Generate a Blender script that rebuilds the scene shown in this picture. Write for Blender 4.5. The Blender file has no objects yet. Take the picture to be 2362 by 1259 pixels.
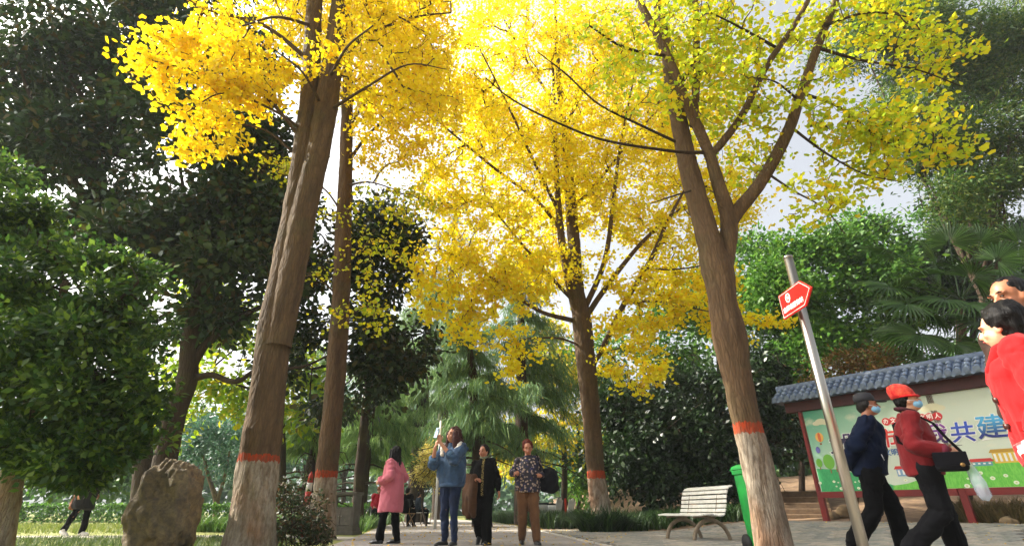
import bpy, math, random
import numpy as np
from mathutils import Vector, Matrix

# ------------------------------------------------------------------ camera, sky, sun, exposure
SC = bpy.context.scene
COL = SC.collection
R = math.radians
TILT, FPX, CAMH = R(25.2), 1168.0, 0.47          # lens measured on the photograph (2362 px wide)
cam_d = bpy.data.cameras.new('camera')
cam_d.sensor_width = 36.0
cam_d.lens = 36.0 * FPX / 2362.0
cam_d.clip_start, cam_d.clip_end = 0.05, 2000.0
cam = bpy.data.objects.new('camera', cam_d)
cam.location = (0, 0, CAMH)
cam.rotation_euler = (R(90) + TILT, 0, 0)
COL.objects.link(cam)
SC.camera = cam

SUN_EL, SUN_AZ = R(40), R(-78)                    # azimuth measured from +Y towards +X: the sun stands on the left
sd = Vector((math.sin(SUN_AZ) * math.cos(SUN_EL), math.cos(SUN_AZ) * math.cos(SUN_EL), math.sin(SUN_EL)))
world = bpy.data.worlds.new('World')
SC.world = world
world.use_nodes = True
wn = world.node_tree
sky = wn.nodes.new('ShaderNodeTexSky')
sky.sky_type = 'NISHITA'
sky.sun_disc = False
sky.sun_elevation = SUN_EL
sky.sun_rotation = SUN_AZ
sky.air_density = 1.0
sky.dust_density = 9.0
sky.ozone_density = 1.0
wn.nodes['Background'].inputs['Strength'].default_value = 0.15
veil = wn.nodes.new('ShaderNodeHueSaturation'); veil.inputs['Saturation'].default_value = 0.3     # thin bright haze over the whole sky
wn.links.new(sky.outputs[0], veil.inputs['Color']); wn.links.new(veil.outputs[0], wn.nodes['Background'].inputs[0])
sun_d = bpy.data.lights.new('sun', 'SUN')
sun_d.energy = 4.6
sun_d.angle = R(0.6)
sun_d.color = (1.0, 0.93, 0.8)
sun = bpy.data.objects.new('sun', sun_d)
sun.rotation_euler = sd.to_track_quat('Z', 'Y').to_euler()
sun.location = (-30, -8, 30)
COL.objects.link(sun)
SC.view_settings.view_transform = 'Standard'
SC.view_settings.look = 'None'
SC.view_settings.gamma = 1.0
SC.view_settings.use_curve_mapping = False
SC.view_settings.exposure = 1.35
cy = SC.cycles
cy.use_denoising = True
cy.max_bounces = 7
cy.diffuse_bounces = 4
cy.glossy_bounces = 2
cy.transmission_bounces = 4
cy.transparent_max_bounces = 6
cy.volume_bounces = 0
cy.caustics_reflective = cy.caustics_refractive = False
cy.sample_clamp_indirect = 5.0

rng = np.random.default_rng(7)
random.seed(7)

# ------------------------------------------------------------------ measuring: photograph pixel + real distance -> point in the place
CT, ST = math.cos(TILT), math.sin(TILT)
def ray(px, py):
    u, v = (px - 1181.0) / FPX, (py - 629.5) / FPX
    return u, CT + v * ST, ST - v * CT
def P(px, py, Y):
    a = ray(px, py); k = Y / a[1]
    return Vector((a[0] * k, Y, CAMH + a[2] * k))
def G(px, py, z=0.0):
    a = ray(px, py); k = (z - CAMH) / a[2]
    return Vector((a[0] * k, a[1] * k, z))
def M(n, px, py, Y):                                # n photograph pixels at that place, in metres
    return n * (Y / ray(px, py)[1]) / FPX

# ------------------------------------------------------------------ numpy value noise
def _hash(ix, iy, iz):
    h = (ix.astype(np.int64) * 374761393 + iy.astype(np.int64) * 668265263 + iz.astype(np.int64) * 2147483647) & 0xffffffff
    h = ((h ^ (h >> 13)) * 1274126177) & 0xffffffff
    return ((h ^ (h >> 16)) & 0xffff) / 65535.0
def vnoise(p, scale=1.0):
    p = np.asarray(p, float) * scale
    i = np.floor(p).astype(np.int64); f = p - i
    f = f * f * (3 - 2 * f)
    out = 0.0
    for dx in (0, 1):
        for dy in (0, 1):
            for dz in (0, 1):
                w = (f[:, 0] if dx else 1 - f[:, 0]) * (f[:, 1] if dy else 1 - f[:, 1]) * (f[:, 2] if dz else 1 - f[:, 2])
                out = out + w * _hash(i[:, 0] + dx, i[:, 1] + dy, i[:, 2] + dz)
    return out * 2 - 1
def fbm(p, scale, n=3):
    return sum(vnoise(np.asarray(p) + 17.3 * k, scale * 2 ** k) * 0.5 ** k for k in range(n))

# ------------------------------------------------------------------ objects and tags
def tag(o, label=None, cat=None, group=None, kind=None):
    if label: o['label'] = label
    if cat: o['category'] = cat
    if group: o['group'] = group
    if kind: o['kind'] = kind
    return o
def empty(name, loc=(0, 0, 0), rz=0.0, label=None, cat=None, group=None, scale=1.0):
    o = bpy.data.objects.new(name, None)
    o.empty_display_size = 0.2
    o.location = loc; o.rotation_euler = (0, 0, rz); o.scale = (scale,) * 3
    COL.objects.link(o)
    return tag(o, label, cat, group)
def link(name, me, parent=None, mat=None, smooth=False):
    if mat is not None and not me.materials:
        for m in (mat if isinstance(mat, (list, tuple)) else [mat]): me.materials.append(m)
    if smooth and len(me.polygons):
        me.polygons.foreach_set('use_smooth', np.ones(len(me.polygons), bool))
    o = bpy.data.objects.new(name, me)
    COL.objects.link(o)
    if parent is not None: o.parent = parent
    return o
def quads_mesh(name, V, Q):                          # fast mesh of quads only
    V = np.ascontiguousarray(V, np.float32); Q = np.ascontiguousarray(Q, np.int32)
    me = bpy.data.meshes.new(name)
    me.vertices.add(len(V)); me.vertices.foreach_set('co', V.ravel())
    me.loops.add(Q.size); me.loops.foreach_set('vertex_index', Q.ravel())
    me.polygons.add(len(Q)); me.polygons.foreach_set('loop_start', np.arange(0, Q.size, 4, dtype=np.int32))
    me.update(calc_edges=True)
    return me

class MB:
    """collects shapes and links them as ONE mesh object"""
    def __init__(s): s.v = []; s.f = []; s.mi = []
    def add(s, v, f, mi=0):
        n = len(s.v)
        s.v.extend([tuple(map(float, q)) for q in v])
        s.f.extend([tuple(int(i) + n for i in q) for q in f]); s.mi.extend([mi] * len(f))
        return s
    def box(s, c, size, rot=None, mi=0, taper=1.0):
        hx, hy, hz = [q / 2 for q in size]
        vs = [Vector((x * hx * (taper if z > 0 else 1), y * hy * (taper if z > 0 else 1), z * hz)) for z in (-1, 1) for y in (-1, 1) for x in (-1, 1)]
        if rot is not None: vs = [rot @ q for q in vs]
        c = Vector(c)
        return s.add([q + c for q in vs], [(0, 2, 3, 1), (4, 5, 7, 6), (0, 1, 5, 4), (2, 6, 7, 3), (0, 4, 6, 2), (1, 3, 7, 5)], mi)
    def bar(s, a, b, w, h, up=(0, 0, 1), mi=0):       # a box from a to b
        a, b = Vector(a), Vector(b); d = b - a
        z = d.normalized(); x = Vector(up).cross(z)
        if x.length < 1e-4: x = Vector((1, 0, 0))
        x.normalize(); y = z.cross(x)
        return s.box((a + b) / 2, (w, h, d.length), Matrix((x, y, z)).transposed(), mi)
    def tube(s, pts, rad, sides=8, mi=0, flat=1.0, caps=True, ref=None):
        pts = [Vector(q) for q in pts]; n = len(pts)
        if not hasattr(rad, '__len__'): rad = [rad] * n
        t0 = (pts[1] - pts[0]).normalized()
        x = (Vector(ref) if ref is not None else (Vector((0, 1, 0)) if abs(t0.y) < .9 else Vector((1, 0, 0))))
        vs = []
        for i in range(n):
            t = (pts[min(i + 1, n - 1)] - pts[max(i - 1, 0)])
            t = t.normalized() if t.length > 1e-9 else t0
            x = (x - t * x.dot(t)); x.normalize(); y = t.cross(x)
            for k in range(sides):
                a = 2 * math.pi * k / sides
                vs.append(pts[i] + x * (math.cos(a) * rad[i]) + y * (math.sin(a) * rad[i] * flat))
        fs = [(i * sides + k, i * sides + (k + 1) % sides, (i + 1) * sides + (k + 1) % sides, (i + 1) * sides + k) for i in range(n - 1) for k in range(sides)]
        if caps: fs += [tuple(range(sides - 1, -1, -1)), tuple((n - 1) * sides + k for k in range(sides))]
        return s.add(vs, fs, mi)
    def cap(s, a, b, ra, rb, sides=12, mi=0, flat=1.0, ref=None):   # tapered capsule, closed
        a, b = Vector(a), Vector(b); d = (b - a)
        u = d.normalized() if d.length > 1e-6 else Vector((0, 0, 1))
        pts, rad = [], []
        for q in (-.98, -.75, -.4): pts.append(a + u * ra * q); rad.append(ra * math.sqrt(1 - q * q))
        for q in (0, .33, .66, 1): pts.append(a + d * q); rad.append(ra + (rb - ra) * q)
        for q in (.4, .75, .98): pts.append(b + u * rb * q); rad.append(rb * math.sqrt(1 - q * q))
        return s.tube(pts, rad, sides, mi, flat, ref=ref)
    def ell(s, c, r, rot=None, mi=0, seg=14, rings=9):
        c = Vector(c); vs = []
        for i in range(rings + 1):
            th = math.pi * (i / rings) * .96 + math.pi * .02
            for k in range(seg):
                a = 2 * math.pi * k / seg
                q = Vector((r[0] * math.sin(th) * math.cos(a), r[1] * math.sin(th) * math.sin(a), r[2] * math.cos(th)))
                vs.append((rot @ q if rot is not None else q) + c)
        fs = [(i * seg + k, (i + 1) * seg + k, (i + 1) * seg + (k + 1) % seg, i * seg + (k + 1) % seg) for i in range(rings) for k in range(seg)]
        fs += [tuple(range(seg)), tuple(rings * seg + k for k in range(seg - 1, -1, -1))]
        return s.add(vs, fs, mi)
    def loft(s, rings, seg=20, mi=0, sq=1.0):          # rings: (center, halfwidth x, halfdepth y[, yaw])
        vs = []
        for q in rings:
            c, a, b = Vector(q[0]), q[1], q[2]; yaw = q[3] if len(q) > 3 else 0
            for k in range(seg):
                t = 2 * math.pi * k / seg
                cx, sy = math.cos(t), math.sin(t)
                x = a * math.copysign(abs(cx) ** sq, cx); y = b * math.copysign(abs(sy) ** sq, sy)
                vs.append(c + Vector((x * math.cos(yaw) - y * math.sin(yaw), x * math.sin(yaw) + y * math.cos(yaw), 0)))
        n = len(rings)
        fs = [(i * seg + k, i * seg + (k + 1) % seg, (i + 1) * seg + (k + 1) % seg, (i + 1) * seg + k) for i in range(n - 1) for k in range(seg)]
        fs += [tuple(range(seg - 1, -1, -1)), tuple((n - 1) * seg + k for k in range(seg))]
        return s.add(vs, fs, mi)
    def prism(s, poly, depth, mat4, mi=0):              # poly in local xy, extruded along local z by depth
        n = len(poly)
        vs = [mat4 @ Vector((x, y, 0)) for x, y in poly] + [mat4 @ Vector((x, y, depth)) for x, y in poly]
        fs = [tuple(range(n - 1, -1, -1)), tuple(range(n, 2 * n))] + [(i, (i + 1) % n, n + (i + 1) % n, n + i) for i in range(n)]
        return s.add(vs, fs, mi)
    def mesh(s, name):
        me = bpy.data.meshes.new(name); me.from_pydata(s.v, [], s.f)
        if any(s.mi): me.polygons.foreach_set('material_index', s.mi)
        me.update(); return me
    def build(s, name, mat, parent=None, smooth=False):
        return link(name, s.mesh(name), parent, mat, smooth)

def bevel(o, w=0.004, seg=2):
    m = o.modifiers.new('bevel', 'BEVEL'); m.width = w; m.segments = seg; m.limit_method = 'ANGLE'; m.angle_limit = R(40)
    return o
def organic(mb, voxel=0.01, smooth=3, noise=None, decimate=None):
    """one continuous surface round all shapes collected in mb -> mesh"""
    o = link('tmp', mb.mesh('tmp'))
    m = o.modifiers.new('r', 'REMESH'); m.mode = 'VOXEL'; m.voxel_size = voxel
    if smooth:
        m = o.modifiers.new('s', 'SMOOTH'); m.factor = 0.5; m.iterations = smooth
    if decimate:
        m = o.modifiers.new('d', 'DECIMATE'); m.ratio = decimate
    dg = bpy.context.evaluated_depsgraph_get()
    me = bpy.data.meshes.new_from_object(o.evaluated_get(dg))
    old = o.data
    bpy.data.objects.remove(o); bpy.data.meshes.remove(old)
    if noise:
        n = len(me.vertices); co = np.empty(n * 3, np.float32); no = np.empty(n * 3, np.float32)
        me.vertices.foreach_get('co', co); me.vertices.foreach_get('normal', no)
        co = co.reshape(-1, 3).astype(float); no = no.reshape(-1, 3)
        for amp, sc in (noise if isinstance(noise, list) else [noise]):
            st = np.array(sc) if hasattr(sc, '__len__') else np.array([sc, sc, sc])
            if amp < 0: co = co + no * ((np.abs(vnoise(co * st + .9 * np.stack([vnoise(co, 5), vnoise(co + 3, 5), vnoise(co + 8, 5)], -1))) - .3) * -amp)[:, None]      # creases
            else: co = co + no * (fbm(co * st, 1.0, 2) * amp)[:, None]
        me.vertices.foreach_set('co', co.astype(np.float32).ravel()); me.update()
    return me
def join_into(me, mb, mi=0):                             # append loose shapes (fingers) to a mesh
    import bmesh
    bm = bmesh.new(); bm.from_mesh(me)
    vs = [bm.verts.new(q) for q in mb.v]
    for f in mb.f:
        try: bm.faces.new([vs[i] for i in f])
        except ValueError: pass
    bm.to_mesh(me); bm.free(); me.update()

# ------------------------------------------------------------------ materials
def lin(h):
    if not isinstance(h, str): return tuple(h)[:3] + (1.0,)
    h = h.lstrip('#'); c = [int(h[i:i + 2], 16) / 255 for i in (0, 2, 4)]
    return tuple(q / 12.92 if q <= .04045 else ((q + .055) / 1.055) ** 2.4 for q in c) + (1.0,)
class NT:
    def __init__(s, name):
        s.m = bpy.data.materials.new(name); s.m.use_nodes = True; s.t = s.m.node_tree
        s.b = s.t.nodes['Principled BSDF']; s.out = s.t.nodes['Material Output']
    def n(s, typ, **kw):
        q = s.t.nodes.new('ShaderNode' + typ)
        for k, v in kw.items():
            if k in q.inputs.keys(): q.inputs[k].default_value = v
            else: setattr(q, k, v)
        return q
    def l(s, a, b): s.t.links.new(a, b)
    def coords(s, scale=(1, 1, 1), kind='Object'):
        tc = s.n('TexCoord'); mp = s.n('Mapping'); mp.inputs['Scale'].default_value = scale
        s.l(tc.outputs[kind], mp.inputs['Vector']); return mp.outputs[0]
    def noise(s, vec, scale, detail=4, rough=.55):
        q = s.n('TexNoise'); q.inputs['Scale'].default_value = scale; q.inputs['Detail'].default_value = detail; q.inputs['Roughness'].default_value = rough
        s.l(vec, q.inputs['Vector']); return q.outputs['Fac']
    def ramp(s, fac, stops, interp='LINEAR'):
        q = s.n('ValToRGB'); q.color_ramp.interpolation = interp
        e = q.color_ramp.elements
        while len(e) < len(stops): e.new(0.5)
        for i, (p, c) in enumerate(stops): e[i].position = p; e[i].color = lin(c) if isinstance(c, str) else (tuple(c) + (1,))[:4] if hasattr(c, '__len__') else (c, c, c, 1)
        s.l(fac, q.inputs[0]); return q.outputs[0]
    def mix(s, fac, a, b, mode='MIX'):
        q = s.n('Mix', data_type='RGBA', blend_type=mode)
        for sock, val in ((q.inputs[0], fac), (q.inputs[6], a), (q.inputs[7], b)):
            if isinstance(val, (int, float)): sock.default_value = val if sock.type == 'VALUE' else (val, val, val, 1)
            elif isinstance(val, (tuple, str)): sock.default_value = lin(val)
            else: s.l(val, sock)
        return q.outputs[2]
    def math(s, op, a, b=0.0):
        q = s.n('Math', operation=op)
        for sock, val in ((q.inputs[0], a), (q.inputs[1], b)):
            if isinstance(val, (int, float)): sock.default_value = val
            else: s.l(val, sock)
        return q.outputs[0]
    def bump(s, h, strength=.4, dist=.01):
        q = s.n('Bump'); q.inputs['Strength'].default_value = strength; q.inputs['Distance'].default_value = dist
        s.l(h, q.inputs['Height']); s.l(q.outputs[0], s.b.inputs['Normal'])
    def base(s, c):
        if isinstance(c, (tuple, str)): s.b.inputs['Base Color'].default_value = lin(c)
        else: s.l(c, s.b.inputs['Base Color'])

def plain(name, c1, c2=None, scale=8, rough=.6, metal=0, bump=0, spec=.4, stretch=(1, 1, 1), bscale=None):
    t = NT(name); v = t.coords(stretch)
    f = t.noise(v, scale)
    t.base(t.mix(t.ramp(f, [(.35, 0.0), (.65, 1.0)]), c1, c2 or c1))
    t.b.inputs['Roughness'].default_value = rough; t.b.inputs['Metallic'].default_value = metal
    t.b.inputs['Specular IOR Level'].default_value = spec
    if bump: t.bump(t.noise(v, bscale or scale * 3, 6), bump, .006)
    return t.m
def leaf(name, stops, trans=.4, rough=.5, spec=.3):
    """stops: colours spread over single leaves"""
    t = NT(name); g = t.n('NewGeometry')
    c = t.ramp(g.outputs['Random Per Island'], [((i + .5) / len(stops), q) for i, q in enumerate(stops)])
    t.base(c); t.b.inputs['Roughness'].default_value = rough; t.b.inputs['Specular IOR Level'].default_value = spec
    tr = t.n('BsdfTranslucent'); t.l(c, tr.inputs[0])
    mx = t.n('MixShader'); mx.inputs[0].default_value = trans
    t.l(t.b.outputs[0], mx.inputs[1]); t.l(tr.outputs[0], mx.inputs[2]); t.l(mx.outputs[0], t.out.inputs[0])
    return t.m
def bark(name, c1, c2, band=None, white='#b0a594', scale=1.0):
    """furrowed bark; band=(z0, z1): whitewash below, red paint ring between"""
    t = NT(name); v = t.coords((1, 1, .15)); n0 = t.noise(v, 9 * scale, 3)
    wv = t.n('VectorMath', operation='ADD'); t.l(v, wv.inputs[0])
    sc = t.n('VectorMath', operation='SCALE'); sc.inputs['Scale'].default_value = .06
    nz = t.n('TexNoise'); nz.inputs['Scale'].default_value = 7 * scale; t.l(v, nz.inputs['Vector']); t.l(nz.outputs['Color'], sc.inputs[0]); t.l(sc.outputs[0], wv.inputs[1])
    vo = t.n('TexVoronoi', feature='DISTANCE_TO_EDGE'); vo.inputs['Scale'].default_value = 27 * scale; t.l(wv.outputs[0], vo.inputs['Vector'])
    fur = t.ramp(vo.outputs['Distance'], [(0.0, 0.0), (.22, 1.0)])
    fine = t.noise(v, 60 * scale, 5)
    c = t.mix(t.ramp(n0, [(.3, 0.0), (.7, 1.0)]), c1, c2)
    mo = t.coords((1, 1, 1)); moss = t.ramp(t.noise(mo, 1.7, 4), [(.52, 0.0), (.7, .55)])
    c = t.mix(moss, c, '#4d4a30')
    c = t.mix(t.ramp(vo.outputs['Distance'], [(0.0, .4), (.16, 0.0)]), c, '#3a2c20')
    if band:
        g = t.n('NewGeometry'); sx = t.n('SeparateXYZ'); t.l(g.outputs['Position'], sx.inputs[0])
        brush = t.noise(t.coords((1, 1, .3)), 26, 3)
        z = t.math('ADD', sx.outputs[2], t.math('MULTIPLY', t.math('SUBTRACT', brush, .5), .13))
        below = t.math('LESS_THAN', z, band[0])
        worn = t.ramp(t.noise(t.coords((1, 1, .35)), 16, 6, .7), [(.36, 0.15), (.6, .66)])
        stain = t.ramp(t.noise(t.coords((1, 1, .5)), 2.6, 3), [(.48, 0.0), (.66, .75)])
        wc = t.mix(stain, white, '#96694a')
        c = t.mix(t.math('MULTIPLY', below, worn), c, wc)
        ring = t.math('MULTIPLY', t.math('GREATER_THAN', z, band[0]), t.math('LESS_THAN', z, band[1]))
        ringw = t.ramp(t.noise(t.coords((1, 1, .3)), 22, 5, .7), [(.34, .2), (.6, .85)])
        c = t.mix(t.math('MULTIPLY', ring, ringw), c, '#b03a16')
    t.base(c); t.b.inputs['Roughness'].default_value = .85; t.b.inputs['Specular IOR Level'].default_value = .2
    h = t.math('ADD', t.math('MULTIPLY', fur, .8), t.math('MULTIPLY', fine, .5))
    t.bump(h, .7, .018)
    return t.m
# ------------------------------------------------------------------ the setting: ground, path, paved square
B0 = np.array((7.2, 13.0)); BD = np.array((2.3, -2.85)); BD /= np.linalg.norm(BD); BN = np.array((BD[1], -BD[0]))   # notice board line, BN points to the square
def sstep(a, b, x):
    t = np.clip((np.asarray(x, float) - a) / (b - a), 0, 1); return t * t * (3 - 2 * t)
def gz(x, y):
    x, y = np.asarray(x, float), np.asarray(y, float)
    d = (x - B0[0]) * BN[0] + (y - B0[1]) * BN[1]
    z = .25 * sstep(3.6, .7, d) + np.clip(-d - .1, 0, 14) * .13
    z = z * sstep(2.6, 6.0, x)
    return z
def g1(x, y): return float(gz(x, y))

def sheet(name, poly, lift, step, mat, kind='structure'):   # flat region that follows the ground
    import bmesh
    bm = bmesh.new(); bm.faces.new([bm.verts.new((x, y, 0)) for x, y in poly])
    xs = [p[0] for p in poly]; ys = [p[1] for p in poly]
    for ax, lo, hi in ((0, min(xs), max(xs)), (1, min(ys), max(ys))):
        q = lo + step
        while q < hi:
            no = (1, 0, 0) if ax == 0 else (0, 1, 0)
            bmesh.ops.bisect_plane(bm, geom=bm.verts[:] + bm.edges[:] + bm.faces[:], plane_co=(q if ax == 0 else 0, q if ax else 0, 0), plane_no=no); q += step
    for v in bm.verts: v.co.z = g1(v.co.x, v.co.y) + lift
    me = bpy.data.meshes.new(name); bm.to_mesh(me); bm.free()
    return tag(link(name, me, None, mat), kind=kind)

# one ground sheet to the horizon
t = NT('soil_and_lawn'); v = t.coords(); n1 = t.noise(v, .35, 5); n2 = t.noise(v, 5, 6)
soil = t.mix(t.ramp(n2, [(.3, 0.0), (.7, 1.0)]), '#5b4636', '#8a7052')
lawn = t.mix(t.ramp(n2, [(.3, 0.0), (.7, 1.0)]), '#4c5a22', '#93903c')
sx = t.n('SeparateXYZ'); t.l(v, sx.inputs[0])
t.base(t.mix(t.ramp(t.math('ADD', t.math('MULTIPLY', sx.outputs[0], .12), t.math('SUBTRACT', n1, .5)), [(.0, 0.0), (.12, 1.0)]), lawn, soil))
t.b.inputs['Roughness'].default_value = .95; t.bump(n2, .6, .03)
lines = lambda a, b, far: np.unique(np.concatenate([-np.geomspace(far, -a, 8), np.arange(a, b, .5), np.geomspace(b, far, 8)]))
gx, gy = lines(-24., 26., 600.), lines(-6., 40., 600.)
XX, YY = np.meshgrid(gx, gy)
VV = np.stack([XX, YY, gz(XX, YY)], -1).reshape(-1, 3); w = len(gx)
ii = (np.arange(len(gy) - 1)[:, None] * w + np.arange(w - 1)[None]).ravel()
ground = tag(link('ground', quads_mesh('ground', VV, np.stack([ii, ii + 1, ii + w + 1, ii + w], -1)), None, t.m, True), kind='structure')

# asphalt path running away and bending to the left
t = NT('path_asphalt'); v = t.coords(); n1 = t.noise(v, 1.2, 5); n2 = t.noise(v, 90, 3)
c = t.mix(t.ramp(n1, [(.35, 0.0), (.65, 1.0)]), '#867f79', '#9d958d')
t.base(t.mix(t.ramp(n2, [(.45, 0.0), (.6, .5)]), c, '#5e5955')); t.b.inputs['Roughness'].default_value = .85; t.bump(n2, .5, .004)
PATH_L = [(-2.2, -3), (-2.3, 3), (-2.74, 8.6), (-3.4, 13), (-4.2, 17.4), (-5.4, 27), (-6.9, 38), (-10, 46)]
PATH_R = [(2.2, -3), (1.9, 3), (1.42, 8.6), (.86, 14.3), (.14, 20.6), (-1.4, 29), (-3.3, 36), (-6, 46)]
path = sheet('path', PATH_L + PATH_R[::-1], .006, 1.0, t.m)
sheet('side_path', [(-13, 10.8), (-4.9, 11.6), (-2.9, 10.2), (-2.75, 11.4), (-4.9, 12.6), (-13, 12.0)], .004, 1.0,
      plain('pale_concrete', '#a29a8d', '#b9b1a4', 3, .85, bump=.3))

# paved square right of the path: bedding + every stone a piece
def path_right(y):
    return float(np.interp(y, [p[1] for p in PATH_R], [p[0] for p in PATH_R]))
SQ = [(path_right(y) + .02, y) for y in (-3, 3, 6, 8.6, 11, 14.3, 16.5)] + [(3.4, 14.0), (5.2, 13.7), (7.0, 12.6), (9.7, 9.2), (12, 6), (12, -3)]
square = sheet('paved_square', SQ, .002, .6, plain('joint_sand', '#5d564c', '#6f675a', 20, .95))
PAVEM = [plain('paver_%s' % i, a, b, 9, .8, bump=.35, bscale=60) for i, (a, b) in enumerate((('#7d7a70', '#918d82'), ('#6c6d66', '#84827b'), ('#8a8276', '#9c9486')))]
def inside(x, y, poly):
    r = False; j = len(poly) - 1
    for i in range(len(poly)):
        (xi, yi), (xj, yj) = poly[i], poly[j]
        if (yi > y) != (yj > y) and x < (xj - xi) * (y - yi) / (yj - yi) + xi: r = not r
        j = i
    return r
spots = []
PW, PH = .36, .24
for row in range(-6, 52):
    for col in range(2, 34):
        x = .1 + col * PW + (PW / 2 if row % 2 else 0); y = 3.0 + row * PH
        if y < 2.0: continue
        if all(inside(x + dx, y + dy, SQ) for dx in (-.17, .17) for dy in (-.11, .11)): spots.append((x, y))
def paver_mesh(seed, mat):
    r = random.Random(seed); mb = MB(); q = .012
    a, b, h = (PW - .022) / 2, (PH - .022) / 2, .03
    j = lambda: r.uniform(-.006, .006)
    low = [(-a + j(), -b + j()), (a + j(), -b + j()), (a + j(), b + j()), (-a + j(), b + j())]
    top = [(x * (1 - q / a), y * (1 - q / b)) for x, y in low]
    mb.add([(x, y, -.02) for x, y in low] + [(x, y, h * .6) for x, y in low] + [(x, y, h * .6 + .008 + r.uniform(0, .004)) for x, y in top],
           [(0, 1, 5, 4), (1, 2, 6, 5), (2, 3, 7, 6), (3, 0, 4, 7), (4, 5, 9, 8), (5, 6, 10, 9), (6, 7, 11, 10), (7, 4, 8, 11), (8, 9, 10, 11)])
    me = mb.mesh('paver'); me.materials.append(mat); return me
pmesh = [paver_mesh(i, PAVEM[i % 3]) for i in range(9)]
def shows(x, y):
    dz = CAMH - g1(x, y); k = y * CT - (-dz) * 0 - 0
    cz = y * CT + (-dz) * ST                        # optical depth
    cyy = -(-dz) * CT + y * ST
    px, py = 1181 + FPX * x / cz, 629.5 + FPX * cyy / cz
    return -10 < px < 2372 and py < 1275
vis = sorted([s for s in spots if shows(*s)], key=lambda s: s[0] ** 2 + s[1] ** 2)
near = set(vis[:300]); rest = MB()
for i, (x, y) in enumerate(spots):
    me = pmesh[(i * 7 + int(y * 3)) % 9]; z = g1(x, y) + .0 + random.uniform(-.004, .004)
    rot = Matrix.Rotation(random.uniform(-.02, .02), 3, 'Z') @ Matrix.Rotation(random.uniform(-.012, .012), 3, 'X')
    sl = (g1(x + .1, y) - g1(x - .1, y)) / .2; sly = (g1(x, y + .1) - g1(x, y - .1)) / .2
    rot = Matrix.Rotation(math.atan(sly), 3, 'X') @ Matrix.Rotation(-math.atan(sl), 3, 'Y') @ rot
    if (x, y) in near:
        o = link('paver', me, square); o.location = (x, y, z); o.rotation_euler = rot.to_euler()
    elif (x, y) in set() or shows(x, y) or (y < 9 and x < 6):
        c = Vector((x, y, z)); rest.add([rot @ q.co + c for q in me.vertices], [tuple(p.vertices) for p in me.polygons], i % 3)
tag(rest.build('pavers', PAVEM, square), kind='stuff')
# kerb stones between path and square
kerb_m = plain('kerb_stone', '#99948a', '#aaa59b', 7, .85, bump=.3)
y = 5.0
while y < 16.3:
    x0, x1 = path_right(y), path_right(y + .58)
    mb = MB(); mb.bar((x0 - .03, y, .0), (x1 - .03, y + .57, .0), .1, .05); bevel(mb.build('kerb_stone', kerb_m, path), .006)
    y += .6
# ------------------------------------------------------------------ trees
KITE = (np.array([(0, 0, 0), (.27, .45, .07), (0, 1, 0), (-.27, .45, .07)], float), [(0, 1, 2, 3)])
LONG = (np.array([(0, 0, 0), (.17, .5, .06), (0, 1, -.06), (-.17, .5, .06)], float), [(0, 1, 2, 3)])
BROAD = (np.array([(0, 0, 0), (.26, .3, .07), (.24, .7, .06), (0, 1, 0), (-.24, .7, .06), (-.26, .3, .07)], float), [(0, 1, 2, 3), (0, 3, 4, 5)])
FAN = (np.array([(0, 0, 0), (.56, .62, .1), (0, .86, -.04), (-.56, .62, .1)], float), [(0, 1, 2, 3)])
FAN2 = (np.array([(0, .0, 0), (.55, .42, .13), (.40, .84, .05), (0, .74, -.05), (-.40, .84, .05), (-.55, .42, .13)], float), [(0, 1, 2, 3), (0, 3, 4, 5)])
STRIP = (np.array([(-.032, 0, 0), (.032, 0, 0), (.014, 1, .02), (-.014, 1, .02)], float), [(0, 1, 2, 3)])

def unit(a): return a / np.maximum(np.linalg.norm(a, axis=-1, keepdims=True), 1e-9)
def leaf_mesh(name, base, d, nrm, size, tm):
    d = unit(d); nrm = unit(nrm - d * (nrm * d).sum(-1, keepdims=True)); s = np.cross(d, nrm)
    tv, tf = tm; n, m = len(base), len(tv)
    sz = np.asarray(size)[:, None]
    V = np.empty((n, m, 3))
    for i in range(m): V[:, i] = base + sz * (s * tv[i, 0] + d * tv[i, 1] + nrm * tv[i, 2])
    Q = (np.arange(n)[:, None, None] * m + np.array(tf)[None]).reshape(-1, 4)
    return quads_mesh(name, V.reshape(-1, 3), Q)
def tube_np(segs, sides=4):
    """segs: list of (points (k,3), radii (k)) -> quad mesh arrays"""
    VV, QQ, off = [], [], 0
    ang = np.arange(sides) * 2 * np.pi / sides
    for pts, rad in segs:
        pts = np.asarray(pts, float); k = len(pts)
        t = unit(np.gradient(pts, axis=0)); ref = np.array((0, 0, 1.)) if abs(t[0, 2]) < .85 else np.array((1., 0, 0))
        x = unit(np.cross(t, ref)); y = np.cross(t, x); rad = np.asarray(rad)[:, None, None]
        V = pts[:, None] + rad * (np.cos(ang)[None, :, None] * x[:, None] + np.sin(ang)[None, :, None] * y[:, None])
        VV.append(V.reshape(-1, 3)); i = np.arange(k - 1)[:, None] * sides; a = np.arange(sides)[None]; b = (a + 1) % sides
        QQ.append(np.stack([i + a, i + b, i + sides + b, i + sides + a], -1).reshape(-1, 4) + off); off += k * sides
    return np.concatenate(VV), np.concatenate(QQ)
def smooth_path(pts, n=8):
    """Catmull-Rom through the points"""
    p = [np.array(q, float) for q in pts]; p = [2 * p[0] - p[1]] + p + [2 * p[-1] - p[-2]]; out = []
    for i in range(1, len(p) - 2):
        for k in range(n):
            t = k / n
            out.append(.5 * (2 * p[i] + (p[i + 1] - p[i - 1]) * t + (2 * p[i - 1] - 5 * p[i] + 4 * p[i + 1] - p[i + 2]) * t * t + (3 * p[i] - p[i - 1] - 3 * p[i + 1] + p[i + 2]) * t ** 3))
    out.append(p[-2]); return np.array(out)
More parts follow.
